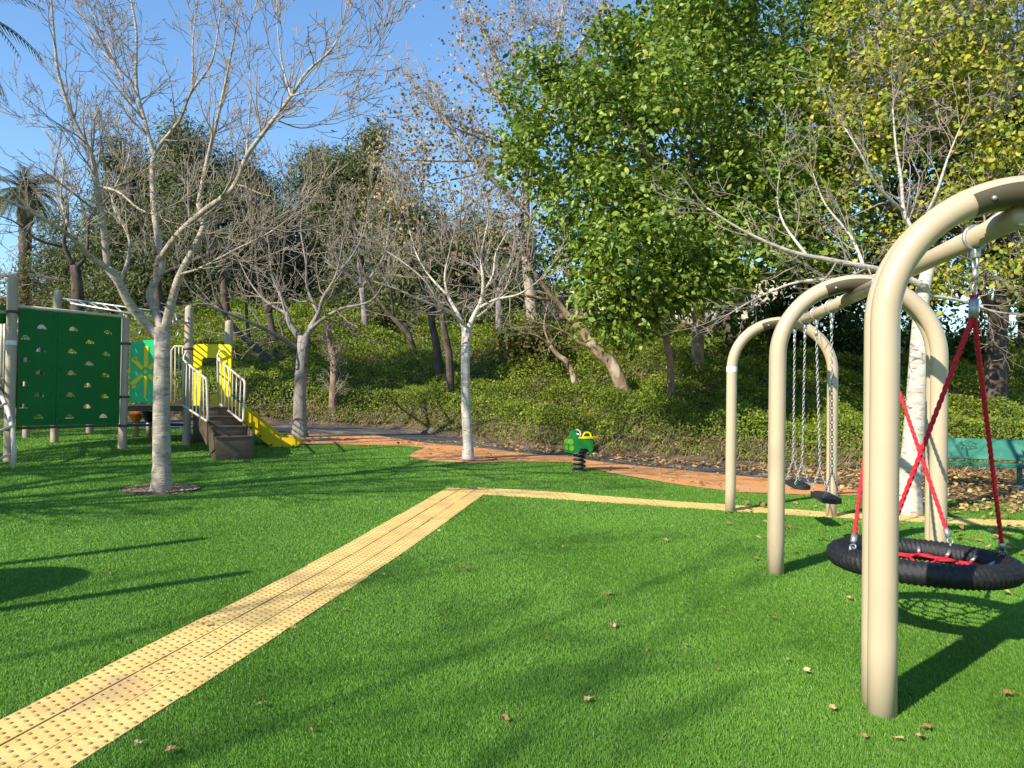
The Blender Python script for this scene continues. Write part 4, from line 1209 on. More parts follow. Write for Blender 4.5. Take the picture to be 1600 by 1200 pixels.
# basket swing
def basket():
    h1, h2 = beam_pt(0, 1524), beam_pt(0, 1376)
    cz = .50
    cxy = P(1440, 876, 4.95)
    C = Vector((cxy.x, cxy.y, cxy.z))
    root = thing('basket_swing', C, 'round black rope basket swing with red ropes and net', 'swing')
    n0, n1 = 900, 14
    RC, RT = .49, .073
    A = np.linspace(0, 2 * math.pi, n0, endpoint=False)[:, None]; B = np.linspace(0, 2 * math.pi, n1, endpoint=False)[None]
    rr = RT * (1 + .17 * np.abs(np.cos(46 * A + 2 * B)) - .08)
    tilt = Matrix.Rotation(R(1.5), 3, 'Y') @ Matrix.Rotation(R(-1.0), 3, 'X')
    v = np.stack([(RC + rr * np.cos(B)) * np.cos(A), (RC + rr * np.cos(B)) * np.sin(A), rr * np.sin(B) * .95], -1).reshape(-1, 3) @ np.array(tilt).T + np.array(tuple(C))
    i = np.arange(n0)[:, None]; i2 = (i + 1) % n0; j = np.arange(n1)[None]; k = (j + 1) % n1
    m_ = MB(); m_.add(v, np.stack([i * n1 + j, i2 * n1 + j, i2 * n1 + k, i * n1 + k], -1).reshape(-1, 4))
    ring = m_.build('ring', M['rope_black'], root)
    # hexagonal net
    m_ = MB(); fms = []
    RN = .385
    hx = .085
    sag = lambda x, y: -.055 * (1 - (x * x + y * y) / RN ** 2)
    wp = lambda x, y: C + tilt @ Vector((x, y, sag(x, y) - .01))
    done = set()
    outer = []
    for qi in range(-5, 6):
        for ri in range(-5, 6):
            cx = hx * 1.732 * (qi + ri / 2); cy = hx * 1.5 * ri
            vs = [(cx + hx * math.sin(math.pi / 3 * k), cy + hx * math.cos(math.pi / 3 * k)) for k in range(6)]
            for k in range(6):
                p, q = vs[k], vs[(k + 1) % 6]
                key = tuple(sorted([(round(p[0], 3), round(p[1], 3)), (round(q[0], 3), round(q[1], 3))]))
                if key in done: continue
                done.add(key)
                rp, rq = math.hypot(*p), math.hypot(*q)
                if rp < RN and rq < RN:
                    m_.tube([wp(*p), wp(*q)], .0085, 6)
    for k in range(14):
        a = 2 * math.pi * (k + .5) / 14
        p = (RN * .93 * math.cos(a), RN * .93 * math.sin(a))
        a2 = 2 * math.pi * (k + 1.5) / 14
        q = (RN * .93 * math.cos(a2), RN * .93 * math.sin(a2))
        m_.tube([wp(*p), wp((p[0] + q[0]) * .49, (p[1] + q[1]) * .49), wp(*q)], .0095, 7)
        e = C + tilt @ Vector(((RC - RT * .85) * math.cos(a), (RC - RT * .85) * math.sin(a), .025))
        m_.tube([wp(*p), e], .008, 6)
        fms.append((wp(*p).lerp(e, .35), wp(*p).lerp(e, 1.0)))
    net = m_.build('net', M['rope_red'], root)
    for a, b in fms:
        m_ = MB(); m_.tube([a, b], .0125, 8); m_.build('ferrule', M['galv'], net)
    for h, angs in ((h1, (-6, 216)), (h2, (41, 190))):
        b0 = hanger(root, h, C)
        j = Vector((h.x, h.y, P(1513, 478, 4.15).z + .02))
        j = j + (C - j) * 0.02
        m_ = MB(); chain(m_, b0 + Vector((0, 0, .02)), j + Vector((0, 0, .03)), .05, .006)
        m_.build('chain', M['galv'], root)
        m_ = MB(); m_.tube([j + Vector((0, 0, .05)), j + Vector((0, 0, -.05))], [.024, .026], 12)
        sp = MB()
        for tth in np.linspace(0, 6.28, 9)[:-1]:
            sp.tube([j + Vector((0, 0, .03)), j + Vector((math.cos(tth) * .022, math.sin(tth) * .022, .075))], [.011, .005], 5)
        fe = m_.build('rope_clamp', M['galv'], root)
        sp.build('rope_end', M['rope_red'], fe)
        for a in angs:
            e = C + tilt @ Vector((RC * math.cos(R(a)), RC * math.sin(R(a)), RT * .95))
            m_ = MB(); u_ = (j - e).normalized()
            rope(m_, j + Vector((0, 0, -.03)), e + u_ * .07, .0125)
            ro = m_.build('rope', M['rope_red'], root)
            m_ = MB(); m_.tube([e + u_ * .10, e + u_ * .045], .019, 10)
            m_.torus(e + u_ * .015, .019, .006, Matrix((Vector((1, 0, 0)), u_, Vector((1, 0, 0)).cross(u_))).transposed(), 12, 6)
            m_.lathe(e - Vector((0, 0, .012)), [(.03, -.004), (.03, .006), (.014, .012), (.001, .012)], 12)
            m_.build('ferrule', M['galv'], ro)


basket()


def belt_swing(pxs, seat_px, label):
    t1, t2 = beam_pt(1, pxs[0]), beam_pt(1, pxs[1])
    mid = (t1 + t2) / 2
    seat = P(seat_px[0], seat_px[1], mid.y)
    ax = (t2 - t1); ax.z = 0; ax.normalize()
    fw = Vector((-ax.y, ax.x, 0))
    root = thing('belt_swing', seat, label, 'swing', 'flat rubber swings on the far bay')
    m_ = MB()
    poly = [(-.33, -.02), (-.27, -.085), (.27, -.085), (.33, -.02), (.33, .02), (.27, .085), (-.27, .085), (-.33, .02)]
    m_.prism(poly, (seat, ax * 1.0, fw, Vector((0, 0, 1))), .05)
    m_.build('seat', M['rubber_black'], root, smooth=False)
    for t, s in ((t1, -1), (t2, 1)):
        b0 = hanger(root, t, seat)
        j = seat + ax * (s * .25) + Vector((0, 0, .28))
        m_ = MB()
        chain(m_, b0, j, .044, .0042)
        for f in (-.075, .075):
            chain(m_, j, seat + ax * (s * .25) + fw * f + Vector((0, 0, .025)), .034, .0036)
        m_.build('chain', M['galv'], root)


belt_swing((1300, 1276), (1290, 777), 'flat black rubber swing hanging nearer on its four-chain bay')
belt_swing((1258, 1242), (1246, 757), 'flat black rubber swing hanging farther back, above the orange path')

# ------------------------------------------------------------------ bench
def bench():
    d0, d1 = 14.0, 13.4
    A, B = P(1440, 760, d0), P(1603, 760, d1)
    A = Vector((A.x, A.y, TZ0(A))); B = Vector((B.x, B.y, TZ0(B)))
    u = (B - A).normalized(); u.z = 0; fw = Vector((u.y, -u.x, 0))   # toward the camera
    L = (B - A).length
    c = (A + B) / 2
    rot = Matrix((u, -fw, Vector((0, 0, 1)))).transposed()
    root = thing('park_bench', c, 'green steel park bench with punched tree motif on its backrest', 'bench')
    W = lambda a, b, z: c + u * a + fw * b + Vector((0, 0, z))

    def strip(prof, th=.012):
        m_ = MB()
        v = []
        for (b, z) in prof: v += [W(-L / 2, b, z), W(L / 2, b, z)]
        n = len(prof)
        q = [[2 * i, 2 * i + 1, 2 * i + 3, 2 * i + 2] for i in range(n - 1)]
        m_.add([tuple(p) for p in v], q)
        return m_
    m_ = MB()
    prof = [(.30, .42), (.31, .44), (.29, .455), (.1, .435), (0, .43), (-.04, .45)]
    pr = prof + [(b, z - .025) for b, z in prof[::-1]]
    m_.prism([(p[0], p[1]) for p in pr], (W(0, 0, 0), fw, Vector((0, 0, 1)), u), L)
    m_.build('seat', M['bench'], root, smooth='auto')
    m_ = MB()
    prof = [(-.05, .50), (-.07, .53), (-.13, .84), (-.15, .86), (-.175, .855)]
    pr = prof + [(b - .02, z - .008) for b, z in prof[::-1]]
    m_.prism([(p[0], p[1]) for p in pr], (W(0, 0, 0), fw, Vector((0, 0, 1)), u), L)
    bk = m_.build('backrest', M['bench'], root, smooth='auto')
    m_ = MB()
    rg = random.Random(8)
    cx = P(1513, 706, 13.7); off = (cx - c).dot(u)
    for k in range(120):
        aa = rg.uniform(0, 6.28); rr = math.sqrt(rg.random())
        x_, z_ = off + .17 * rr * math.cos(aa), .72 + .10 * rr * math.sin(aa) * (1 if math.sin(aa) > 0 else .75)
        b_ = -.07 - .06 * (z_ - .53) / .31 + .004
        m_.prism([(.008 * math.cos(t) * 1.4, .008 * math.sin(t)) for t in np.linspace(0, 6.28, 7)[:-1]], (W(x_, b_, z_), u, Vector((0, 0, 1)), fw), .006)
    for k in range(14):
        z_ = .55 + .009 * k; b_ = -.07 - .06 * (z_ - .53) / .31 + .004
        m_.prism([(-.012, -.003), (.012, -.003), (.012, .003), (-.012, .003)], (W(off + rg.gauss(0, .004), b_, z_), u, Vector((0, 0, 1)), fw), .006)
    m_.build('punched_motif', M['bench_dark'], bk, smooth=False)
    for s in (-1, 1):
        a_ = s * (L / 2 - .12)
        m_ = MB()
        m_.box(W(a_, .12, .21), (.075, .075, .42), rot, bev=.008)
        m_.box(W(a_, -.03, .44), (.06, .30, .035), rot, bev=.006)
        m_.tube([W(a_, -.05, .44), W(a_, -.12, .66), W(a_, -.17, .83)], .022, 8)
        lg = m_.build('leg', M['bench_dark'], root)
        m_ = MB(); m_.box(W(a_, .12, .045), (.082, .082, .09), rot, bev=.008); m_.build('foot', M['concrete'], lg)
        m_ = MB()
        m_.tube([W(s * L / 2 - s * .03, .27, .44), W(s * L / 2 - s * .03, .29, .58), W(s * L / 2 - s * .03, .24, .64), W(s * L / 2 - s * .03, 0, .65), W(s * L / 2 - s * .03, -.12, .66)], .02, 10)
        m_.build('armrest', M['bench_dark'], root)


bench()

# ------------------------------------------------------------------ spring rider
def rider():
    g = G(905, 737)
    root = thing('spring_rider', g, 'green animal-shaped spring rider with yellow seat on black coil spring', 'spring rider')
    u = Vector((.97, .24, 0)).normalized(); n = Vector((-u.y, u.x, 0)); Z = Vector((0, 0, 1))
    W = lambda a, b, z: g + u * a + n * b + Z * z
    m_ = MB()
    pts = [W(.10 * math.cos(t), .10 * math.sin(t), .03 + .34 * t / (2 * math.pi * 4.5)) for t in np.linspace(0, 2 * math.pi * 4.5, 110)]
    m_.tube(pts, .02, 8, ref=(0, 0, 1)); m_.lathe(W(0, 0, 0), [(.001, .04), (.13, .04), (.14, .02), (.14, -.02)], 18)
    m_.lathe(W(0, 0, .37), [(.001, -.02), (.13, -.02), (.13, .02), (.001, .02)], 18)
    m_.build('spring', M['rubber_black'], root)
    body = [(-.24, .36), (-.26, .45), (-.23, .56), (-.17, .62), (-.14, .66), (-.06, .64), (-.02, .60), (.16, .60), (.21, .56), (.22, .40), (.16, .34), (.10, .42), (-.02, .42), (-.06, .35), (-.16, .33)]
    for s in (-.10, .10):
        m_ = MB(); m_.prism(body, (W(0, s, 0), u, Z, n), .03)
        sp = m_.build('side_panel', M['rider_green'], root, smooth=False)
        for a_, z_ in ((-.20, .54), (-.19, .43)):
            m_ = MB()
            m_.prism([(a_ + .05 * math.cos(t), z_ + .05 * math.sin(t)) for t in np.linspace(0, 6.28, 15)[:-1]], (W(0, s, 0), u, Z, n), .038)
            m_.build('foot_spot', M['rider_lime'], sp, smooth=False)
    hd = [(-.17, .56), (-.19, .64), (-.18, .70), (-.14, .75), (-.09, .76), (-.06, .72), (-.07, .66), (-.04, .61), (-.06, .56)]
    m_ = MB(); m_.prism(hd, (W(0, 0, 0), u, Z, n), .05); m_.build('head', M['rider_green'], root, smooth=False)
    m_ = MB(); m_.torus(W(-.06, 0, .675), .075, .014, Matrix((u, Z, n)).transposed(), 22, 8); m_.tube([W(-.06, -.13, .675), W(-.06, .13, .675)], .014, 8)
    m_.build('handle', M['white'], root)
    m_ = MB()
    m_.prism([(-.06, -.12), (.20, -.14), (.34, -.05), (.34, .05), (.20, .14), (-.06, .12)], (W(0, 0, .615), u, n, Z), .03)
    m_.build('seat', M['yellow'], root, smooth=False)
    m_ = MB(); m_.torus(W(.14, 0, .63), .075, .017, Matrix((u, Z, n)).transposed(), 20, 8, 0, math.pi); m_.build('back_handle', M['yellow'], root)
    m_ = MB(); m_.box(W(.0, 0, .45), (.30, .17, .20), Matrix((u, n, Z)).transposed(), bev=.03); m_.build('body', M['rubber_black'], root)


rider()

# ------------------------------------------------------------------ play structure
def play():
    g1, g2 = G(14, 722), G(191, 702)
    d1, d2 = g1.y, g2.y
    root = thing('play_structure', (g1 + g2) / 2, 'playground unit with green climbing wall, brown stairs and yellow slide', 'play structure')
    PR = .076

    def post(base_px, top_px, d=None, r=PR, cap=True):
        b = G(*base_px) if d is None else None
        if b is None:
            b = P(base_px[0], base_px[1], d); b.z = TZ0(b) - .02
        t = P(top_px[0], top_px[1], b.y)
        m_ = MB()
        t = Vector((b.x, b.y, t.z))
        hs = [(r, 0), (r, (t.z - b.z) - r)] + [(r * math.cos(a), (t.z - b.z) - r + r * math.sin(a)) for a in np.linspace(0, math.pi / 2, 7)[1:]]
        m_.lathe(b - Vector((0, 0, .03)), [(max(a, .001), z + .03 * (z > 0)) for a, z in hs], 18)
        o = m_.build('post', M['steel_taupe'], root)
        return b, t, o

    def clamp(b, zs, r=PR):
        for z in zs:
            m_ = MB()
            m_.lathe((b.x, b.y, z), [(r, -.022), (r + .016, -.02), (r + .016, .02), (r, .022)], 16)
            m_.box((b.x + r + .02, b.y, z), (.05, .03, .035), None, bev=.006)
            m_.build('clamp', M['bracket'], root)
    p1b, p1t, _ = post((13, 722), (20, 429))
    p2b, p2t, _ = post((191, 702), (198, 492))
    p3b, p3t, _ = post((291, 697), (300, 477))
    d4 = p3b.y + .55
    p4b, p4t, _ = post((354, 690), (361, 500), d4)
    p5b, p5t, _ = post((85, 683), (97, 452), d1 + 2.4, .07)
    p6b, _, _ = post((41, 676), (43, 560), d1 + 3.0, .07)
    p7b, _, _ = post((140, 676), (141, 560), d2 + 2.2, .07)
    p8b, p8t, _ = post((-70, 740), (-66, 445), d1 - 1.2)
    zP = lambda py, b: P(800, py, b.y).z  # rough

    def zat(px, py, b): return P(px, py, b.y).z
    clamp(p1b, [zat(18, 487, p1b), zat(12, 670, p1b)])
    clamp(p2b, [zat(197, 537, p2b), zat(193, 620, p2b), zat(191, 665, p2b)])
    clamp(p3b, [zat(300, 545, p3b)]); clamp(p4b, [zat(360, 545, p4b)])
    m_ = MB(); m_.tube([Vector((p1b.x, p1b.y, zat(12, 532, p1b))), Vector((p1b.x, p1b.y, zat(12, 539, p1b)))], PR + .003, 18, caps=False); m_.build('sticker', M['white'], root)

    # climbing wall: plane between posts 1 and 2
    a = Vector((p1b.x, p1b.y, 0)); b = Vector((p2b.x, p2b.y, 0))
    u = (b - a).normalized(); nrmv = Vector((u.y, -u.x, 0)); Lp = (b - a).length
    nf = nrmv if nrmv.dot(CO - a) > 0 else -nrmv
    o0 = a + nf * .02

    def onpl(px, py):
        v = ray(px, py)
        t = (o0 - CO).dot(nf) / v.dot(nf)
        p = CO + v * t
        return ((p - o0).dot(u), p.z)
    holes = [(65, 511), (114, 514), (168, 519), (34.5, 527), (140, 534), (63, 547), (112, 549), (165, 553), (32, 562), (139, 568), (62, 582), (111, 583), (164, 586), (31, 600), (137, 602), (60, 617), (109, 617), (163, 619),
             (30, 635), (136, 635), (59, 651), (108, 651), (161, 650)]
    tl, tr_, bl, br = onpl(25, 481), onpl(190, 497), onpl(21, 666), onpl(185, 662)
    cu = bpy.data.curves.new('tmp', 'CURVE'); cu.dimensions = '2D'; cu.fill_mode = 'BOTH'; cu.extrude = .012

    def spl(pts):
        s = cu.splines.new('POLY'); s.points.add(len(pts) - 1)
        for q, p in zip(s.points, pts): q.co = (p[0], p[1], 0, 1)
        s.use_cyclic_u = True
    x0, x1 = PR + .02, Lp - PR - .02
    spl([(x0, bl[1]), (x1, br[1]), (x1, tr_[1]), (x0, tl[1])])
    for h in holes:
        c = onpl(h[0], h[1] + 3)
        if c[0] - .10 < x0: c = (x0 + .11, c[1])
        w, hh = .078, .074
        spl([(c[0] + w * math.cos(t), c[1] + hh * math.sin(t)) for t in np.linspace(0, math.pi, 12)])
    ob = bpy.data.objects.new('tmp', cu); COL.objects.link(ob)
    bpy.context.view_layer.update()
    me = bpy.data.meshes.new_from_object(ob.evaluated_get(bpy.context.evaluated_depsgraph_get()))
    bpy.data.objects.remove(ob)
    mw = Matrix((u, Vector((0, 0, 1)), u.cross(Vector((0, 0, 1))))).transposed().to_4x4()
    me.transform(Matrix.Translation(o0 - Vector(root.location)) @ mw)
    me.name = 'climbing_wall'
    me.materials.clear(); me.materials.append(M['green_panel'])
    cw = bpy.data.objects.new('climbing_wall', me); COL.objects.link(cw); cw.parent = root; cw['_w'] = tuple(root.location)
    m_ = MB()
    xm = (onpl(88, 580)[0])
    for zz in np.linspace(bl[1] + .08, tl[1] - .08, 5):
        for dx in (-.08, .08):
            m_.lathe(o0 + u * (xm + dx) + nf * .014 + Vector((0, 0, zz)), [(.001, .012), (.014, .008), (.016, 0)], 8, rot=Matrix((u, Vector((0, 0, 1)), nf)).transposed())
    m_.box(o0 + u * xm + nf * .0125 + Vector((0, 0, (bl[1] + tl[1]) / 2)), (.008, .006, tl[1] - bl[1] - .02), Matrix((u, nf, Vector((0, 0, 1)))).transposed())
    m_.build('seam_bolts', M['green_panel'], cw)
    m_ = MB()
    zt = (tl[1] + .03, tr_[1] + .03)
    m_.tube([o0 + Vector((0, 0, zt[0])), o0 + u * Lp + Vector((0, 0, zt[1]))], .026, 12)
    m_.build('top_rail', M['rail'], root)
    m_ = MB()
    m_.tube([o0 + Vector((0, 0, bl[1] - .03)), o0 + u * Lp + Vector((0, 0, br[1] - .03)), Vector((p3b.x, p3b.y, zat(291, 664, p3b)))], .022, 12)
    m_.build('bottom_rail', M['bracket'], root)

    m_ = MB()
    for k in range(11):
        q = o0 - nf * 1.25 + u * (Lp * (k + .3) / 11)
        m_.tube([Vector((q.x, q.y, bl[1] + .1)), Vector((q.x, q.y, tl[1] - .35))], .028 if k % 3 else .07, 8)
    q0_, q1_ = o0 - nf * 1.25, o0 - nf * 1.25 + u * Lp
    for z_ in (bl[1] + .1, tl[1] - .35):
        m_.tube([Vector((q0_.x, q0_.y, z_)), Vector((q1_.x, q1_.y, z_))], .03, 8)
    m_.build('rear_barrier', M['rail'], root)
    m_ = MB()
    c_ = o0 - nf * 1.55 + u * (Lp * .45)
    m_.box(Vector((c_.x, c_.y, (bl[1] + tl[1]) / 2 - .1)), (Lp * .62, .03, (tl[1] - bl[1]) * .62), Matrix((u, nf, Vector((0, 0, 1)))).transposed(), bev=.01)
    m_.build('rear_panel', M['deck'], root)

    # panel and pickets left of post 1
    m_ = MB()
    for k, px in enumerate((3, 8)):
        m_.tube([P(px, 488, d1 + .3), P(px - 2, 600, d1 + .3)], .018, 8)
    m_.tube([P(-60, 485, d1 - .8), P(14, 488, d1)], .022, 8)
    m_.tube([P(-60, 588, d1 - .8), P(8, 592, d1)], .022, 8)
    m_.build('barrier', M['rail'], root)
    m_ = MB()
    c0, c1 = P(-60, 482, d1 - .5), P(14, 478, d1 + .1)
    m_.prism([(0, 0), ((c1 - c0).length, 0), ((c1 - c0).length, .3), (0, .3)], (c0 - Vector((0, 0, .28)), (c1 - c0).normalized(), Vector((0, 0, 1)), nf), .02)
    m_.build('side_panel', M['green_panel'], root, smooth=False)
    m_ = MB(); c0 = P(-40, 640, d1 - .2); c1 = P(5, 640, d1 + .0)
    m_.prism([(0, 0), ((c1 - c0).length, 0), ((c1 - c0).length, .36), (0, .40)], (c0, (c1 - c0).normalized(), Vector((0, 0, 1)), nf), .03)
    m_.build('lower_panel', M['bracket'], root, smooth=False)
    # arched ladder at the edge of the frame
    dl = d1 - .5
    m_ = MB()
    m_.tube([P(-60, 560, dl + 1.2), P(-25, 585, dl + .7), P(0, 614, dl + .3), P(13, 641, dl), P(20, 672, dl - .1), P(22, 705, dl - .15), P(20, 740, dl - .15)], .034, 12)
    m_.tube([P(-110, 560, dl + .9), P(-75, 590, dl + .4), P(-52, 620, dl), P(-38, 650, dl - .3), P(-30, 690, dl - .4), P(-30, 760, dl - .45)], .034, 12)
    for (x0_, y0_), (x1_, y1_) in (((-40, 640), (10, 630)), ((-34, 672), (19, 666)), ((-31, 715), (21, 708))):
        m_.tube([P(x0_, y0_, dl - .3), P((x0_ + x1_) / 2, max(y0_, y1_) + 3, dl - .25), P(x1_, y1_, dl - .1)], .022, 10)
    m_.build('arched_ladder', M['rail'], root)
    m_ = MB(); m_.lathe(P(-3, 682, dl), [(.001, .02), (.05, .015), (.06, 0), (.05, -.02), (.001, -.025)], 12); m_.build('foot_grip', M['yellow'], root)

    # deck
    Zd = zat(300, 634, p3b)
    Dk = [(p2b.x + .05, p2b.y), (p3b.x, p3b.y), (p4b.x + .05, p4b.y - .05), (p4b.x - .3, p4b.y + 1.0), (p3b.x - 1.0, p4b.y + 1.2), (p2b.x - .5, p2b.y + 1.6)]
    m_ = MB(); m_.prism([(x, y) for x, y in Dk], (Vector((0, 0, Zd - .05)), Vector((1, 0, 0)), Vector((0, 1, 0)), Vector((0, 0, 1))), .10)
    m_.build('deck', M['deck'], root, smooth=False)
    # sun panel
    q0 = Vector((p2b.x, p2b.y, 0)); q1 = q0 + Vector((1.2, .12, 0))
    us = (q1 - q0).normalized(); ns = Vector((us.y, -us.x, 0))
    if ns.dot(CO - q0) < 0: ns = -ns
    Ls = (q1 - q0).length

    def onsp(px, py):
        v = ray(px, py); t = (q0 - CO).dot(ns) / v.dot(ns); p = CO + v * t
        return ((p - q0).dot(us), p.z)
    zb = onsp(215, 629)[1]; zt_ = onsp(215, 531)[1]
    x0, x1 = PR + .03, onsp(264, 580)[0]
    outl = [(x0, zb), (x1, zb), (x1, zt_ - .35), (x1 - .10, zt_ - .12), (x1 - .28, zt_), (x0 + .28, zt_), (x0, zt_ - .05)]
    m_ = MB(); m_.prism(outl, (q0, us, Vector((0, 0, 1)), ns), .03)
    sp = m_.build('sun_panel', M['mint'], root, smooth=False)
    m_ = MB()
    cx, cz = onsp(228.5, 581)
    for k in range(8):
        if k in (0, 4): continue
        a_ = math.pi / 8 * 2 * k
        dx, dz = math.cos(a_), math.sin(a_)
        ln = .47 if k in (2, 6) else .34
        px_, pz_ = -dz, dx
        r0_, w0, w1 = .08, .034, .040 if k != 6 else .012
        m_.prism([(cx + dx * r0_ + px_ * w0, cz + dz * r0_ + pz_ * w0), (cx + dx * r0_ - px_ * w0, cz + dz * r0_ - pz_ * w0), (cx + dx * ln - px_ * w1, cz + dz * ln - pz_ * w1), (cx + dx * ln + px_ * w1, cz + dz * ln + pz_ * w1)],
                 (q0 + ns * .02, us, Vector((0, 0, 1)), ns), .02)
    for (a_, r_) in ((0, 0), (.9, .30), (2.25, .30), (3.14, .3), (0.0, .3), (-.9, .34), (-2.2, .34)):
        rr = .035
        m_.prism([(cx + r_ * math.cos(a_) + rr * math.cos(t), cz + r_ * math.sin(a_) + rr * math.sin(t)) for t in np.linspace(0, 6.28, 13)[:-1]], (q0 + ns * .02, us, Vector((0, 0, 1)), ns), .02)
    m_.build('sun_motif', M['yellow'], sp, smooth=False)
    # stools under the deck
    for px, mt, nm in ((212, M['orange'], 'stool'), (232, M['rubber_black'], 'stool')):
        b = P(px, 684, d2 + 1.6); b.z = TZ0(b)
        m_ = MB(); zt = P(px, 640, d2 + 1.6).z
        m_.tube([b, Vector((b.x, b.y, zt - .15))], .055, 12)
        m_.build('stool_post', M['steel_taupe'], root)
        m_ = MB(); m_.lathe((b.x, b.y, zt - .2), [(.06, -.06), (.09, 0), (.17, .10), (.17, .16), (.001, .17)], 16)
        m_.build('stool', mt, root)
    m_ = MB(); b = P(70, 672, d2 + 3.2); b.z = TZ0(b)
    m_.box(b + Vector((0, 0, .1)), (1.0, .4, .2), None, bev=.05); m_.build('crawl_tube', M['slide'], root)

    # overhead ladder
    m_ = MB()
    e0, e1 = P(92, 466, p5b.y), P(302, 494, p3b.y)
    f0, f1 = P(110, 474, p5b.y - .8), P(302, 506, p3b.y - .25)
    m_.tube([e0, e1], .02, 8); m_.tube([f0, f1], .02, 8)
    for k in range(11):
        t = (k + .5) / 11
        m_.tube([e0.lerp(e1, t), f0.lerp(f1, t)], .015, 6)
    m_.build('overhead_ladder', M['galv'], root)
    for px, py in ((211, 512), (270, 515), (193, 505)):
        m_ = MB(); c = P(px, py + 3, p3b.y - .4)
        m_.torus(c, .11, .011, Matrix((Vector((.6, .8, 0)), Vector((0, 0, 1)), Vector((.8, -.6, 0)))).transposed(), 22, 7)
        m_.tube([c + Vector((0, 0, .11)), c + Vector((0, 0, .22))], .008, 6)
        m_.build('hand_ring', M['galv'], root)

    # stairs
    gs = G(366, 720)
    F = Vector((gs.x, gs.y, TZ0(gs)))
    F0 = Vector((gs.x, gs.y, 0))
    top = P(336, 634, p3b.y - .25)
    bd = Vector((top.x - F.x, top.y - F.y, 0)); run = bd.length; bd.normalize()
    rt = Vector((bd.y, -bd.x, 0))
    rot = Matrix((rt, bd, Vector((0, 0, 1)))).transposed()
    z1 = P(366, 682, F.y).z
    nst = 4
    zs = [z1 + (Zd - z1) * k / (nst - 1) for k in range(nst)]
    tread = run / nst
    hw = .31
    m_ = MB()
    for k in range(nst):
        yy = tread * k
        zl = F.z - .02 if k == 0 else zs[k - 1] - .05
        dp = tread + .03
        m_.box(F0 + bd * (yy + dp / 2) + Vector((0, 0, (zs[k] + zl) / 2)), (2 * hw - .012 * k, dp, zs[k] - zl), rot, bev=.012)
        m_.box(F0 + bd * (yy + .01) + Vector((0, 0, zs[k] - .012)), (2 * hw + .012, .05, .028), rot, bev=.006)
    st = m_.build('stairs', M['deck'], root, smooth='auto')
    m_ = MB()
    for s in (-1, 1):
        o_ = F + rt * (s * (hw + .014))
        poly = [(-.0, z1 - .22), (.10, z1 + .05), (run + .05, Zd + .02), (run + .05, Zd - .30), (.28, F.z + .12 if False else z1 - .30)]
        m_.prism(poly, (Vector((o_.x, o_.y, 0)), bd, Vector((0, 0, 1)), rt), .02)
    m_.build('stringer', M['deck'], st, smooth=False)
    # handrails: sloped loops with pickets
    for s, pxs in ((-1, ((287, 563), (323, 593), (325, 659), (285, 633))), (1, ((340, 561), (383, 596), (380, 660), (342, 630)))):
        nb = F + rt * (s * (hw + .05)) + bd * .12
        fb = F + rt * (s * (hw + .05)) + bd * (run + .10)
        dn_, df = nb.y, fb.y
        q = [P(pxs[0][0], pxs[0][1], df), P(pxs[1][0], pxs[1][1], dn_), P(pxs[2][0], pxs[2][1], dn_), P(pxs[3][0], pxs[3][1], df)]

        def rnd(p, a, b, r_=.09):
            d1_, d2_ = (a - p).normalized(), (b - p).normalized()
            s0, s1 = p + d1_ * r_, p + d2_ * r_
            return [s0.lerp(p, t).lerp(p.lerp(s1, t), t) for t in np.linspace(0, 1, 6)]
        m_ = MB()
        up_ = q[0] + Vector((0, 0, .28))
        loop = [q[3]] + rnd(q[2], q[3], q[1]) + rnd(q[1], q[2], q[0]) + rnd(q[0], q[1], q[3], .05) + [q[3] + Vector((0, 0, .05))]
        m_.tube(loop, .021, 10, ref=tuple(rt))
        n = 7
        for k in range(1, n):
            t = k / n
            m_.tube([q[0].lerp(q[1], t), q[3].lerp(q[2], t)], .011, 7)
        pb = (p3b if s < 0 else p4b)
        m_.tube([q[0].lerp(q[3], .3), q[0] + Vector((-.02, .05, .08)), q[0] + Vector((.0, .12, .17)), Vector((pb.x, pb.y, q[0].z + .18))], .018, 8)
        m_.build('handrail', M['rail'], root)
    # deck barrier left of the stairs
    m_ = MB()
    e0, e1 = P(268, 541, p3b.y - .1), P(291, 541, p3b.y - .05)
    f0, f1 = P(268, 628, p3b.y - .1), P(291, 630, p3b.y - .05)
    m_.tube([f0, e0 - Vector((0, 0, .08)), e0 + (e1 - e0) * .2, e0.lerp(e1, .8), e1 - Vector((0, 0, .08)), f1], .018, 8, ref=(0, 1, 0))
    for t in (.25, .5, .75): m_.tube([e0.lerp(e1, t), f0.lerp(f1, t)], .012, 6)
    m_.build('deck_barrier', M['rail'], root)
    # yellow archway
    da = p3b.y + .35
    A = lambda px, py: P(px, py, da)
    o_ = A(303, 635); ux = (A(362, 635) - o_); ux.z = 0; ux.normalize()
    wx = lambda px: (A(px, 600) - o_).dot(ux)
    zx = lambda py: A(330, py).z - o_.z
    poly = [(wx(302), zx(640)), (wx(302), zx(541)), (wx(306), zx(538)), (wx(358), zx(538)), (wx(361), zx(541)), (wx(361), zx(640)), (wx(343), zx(640)), (wx(343), zx(562)), (wx(340), zx(559)), (wx(318), zx(559)), (wx(315), zx(562)), (wx(315), zx(640))]
    m_ = MB(); m_.prism(poly, (o_, ux, Vector((0, 0, 1)), Vector((ux.y, -ux.x, 0))), .05)
    m_.build('archway', M['yellow'], root, smooth=False)
    # slide
    s0 = P(352, 640, da + .15); s0.z = Zd
    s1 = G(462, 698)
    sd = Vector((s1.x - s0.x, s1.y - s0.y, 0)); Ln = sd.length; sd.normalize(); sn = Vector((sd.y, -sd.x, 0))
    zg = s1.z
    onz = lambda px, py: None

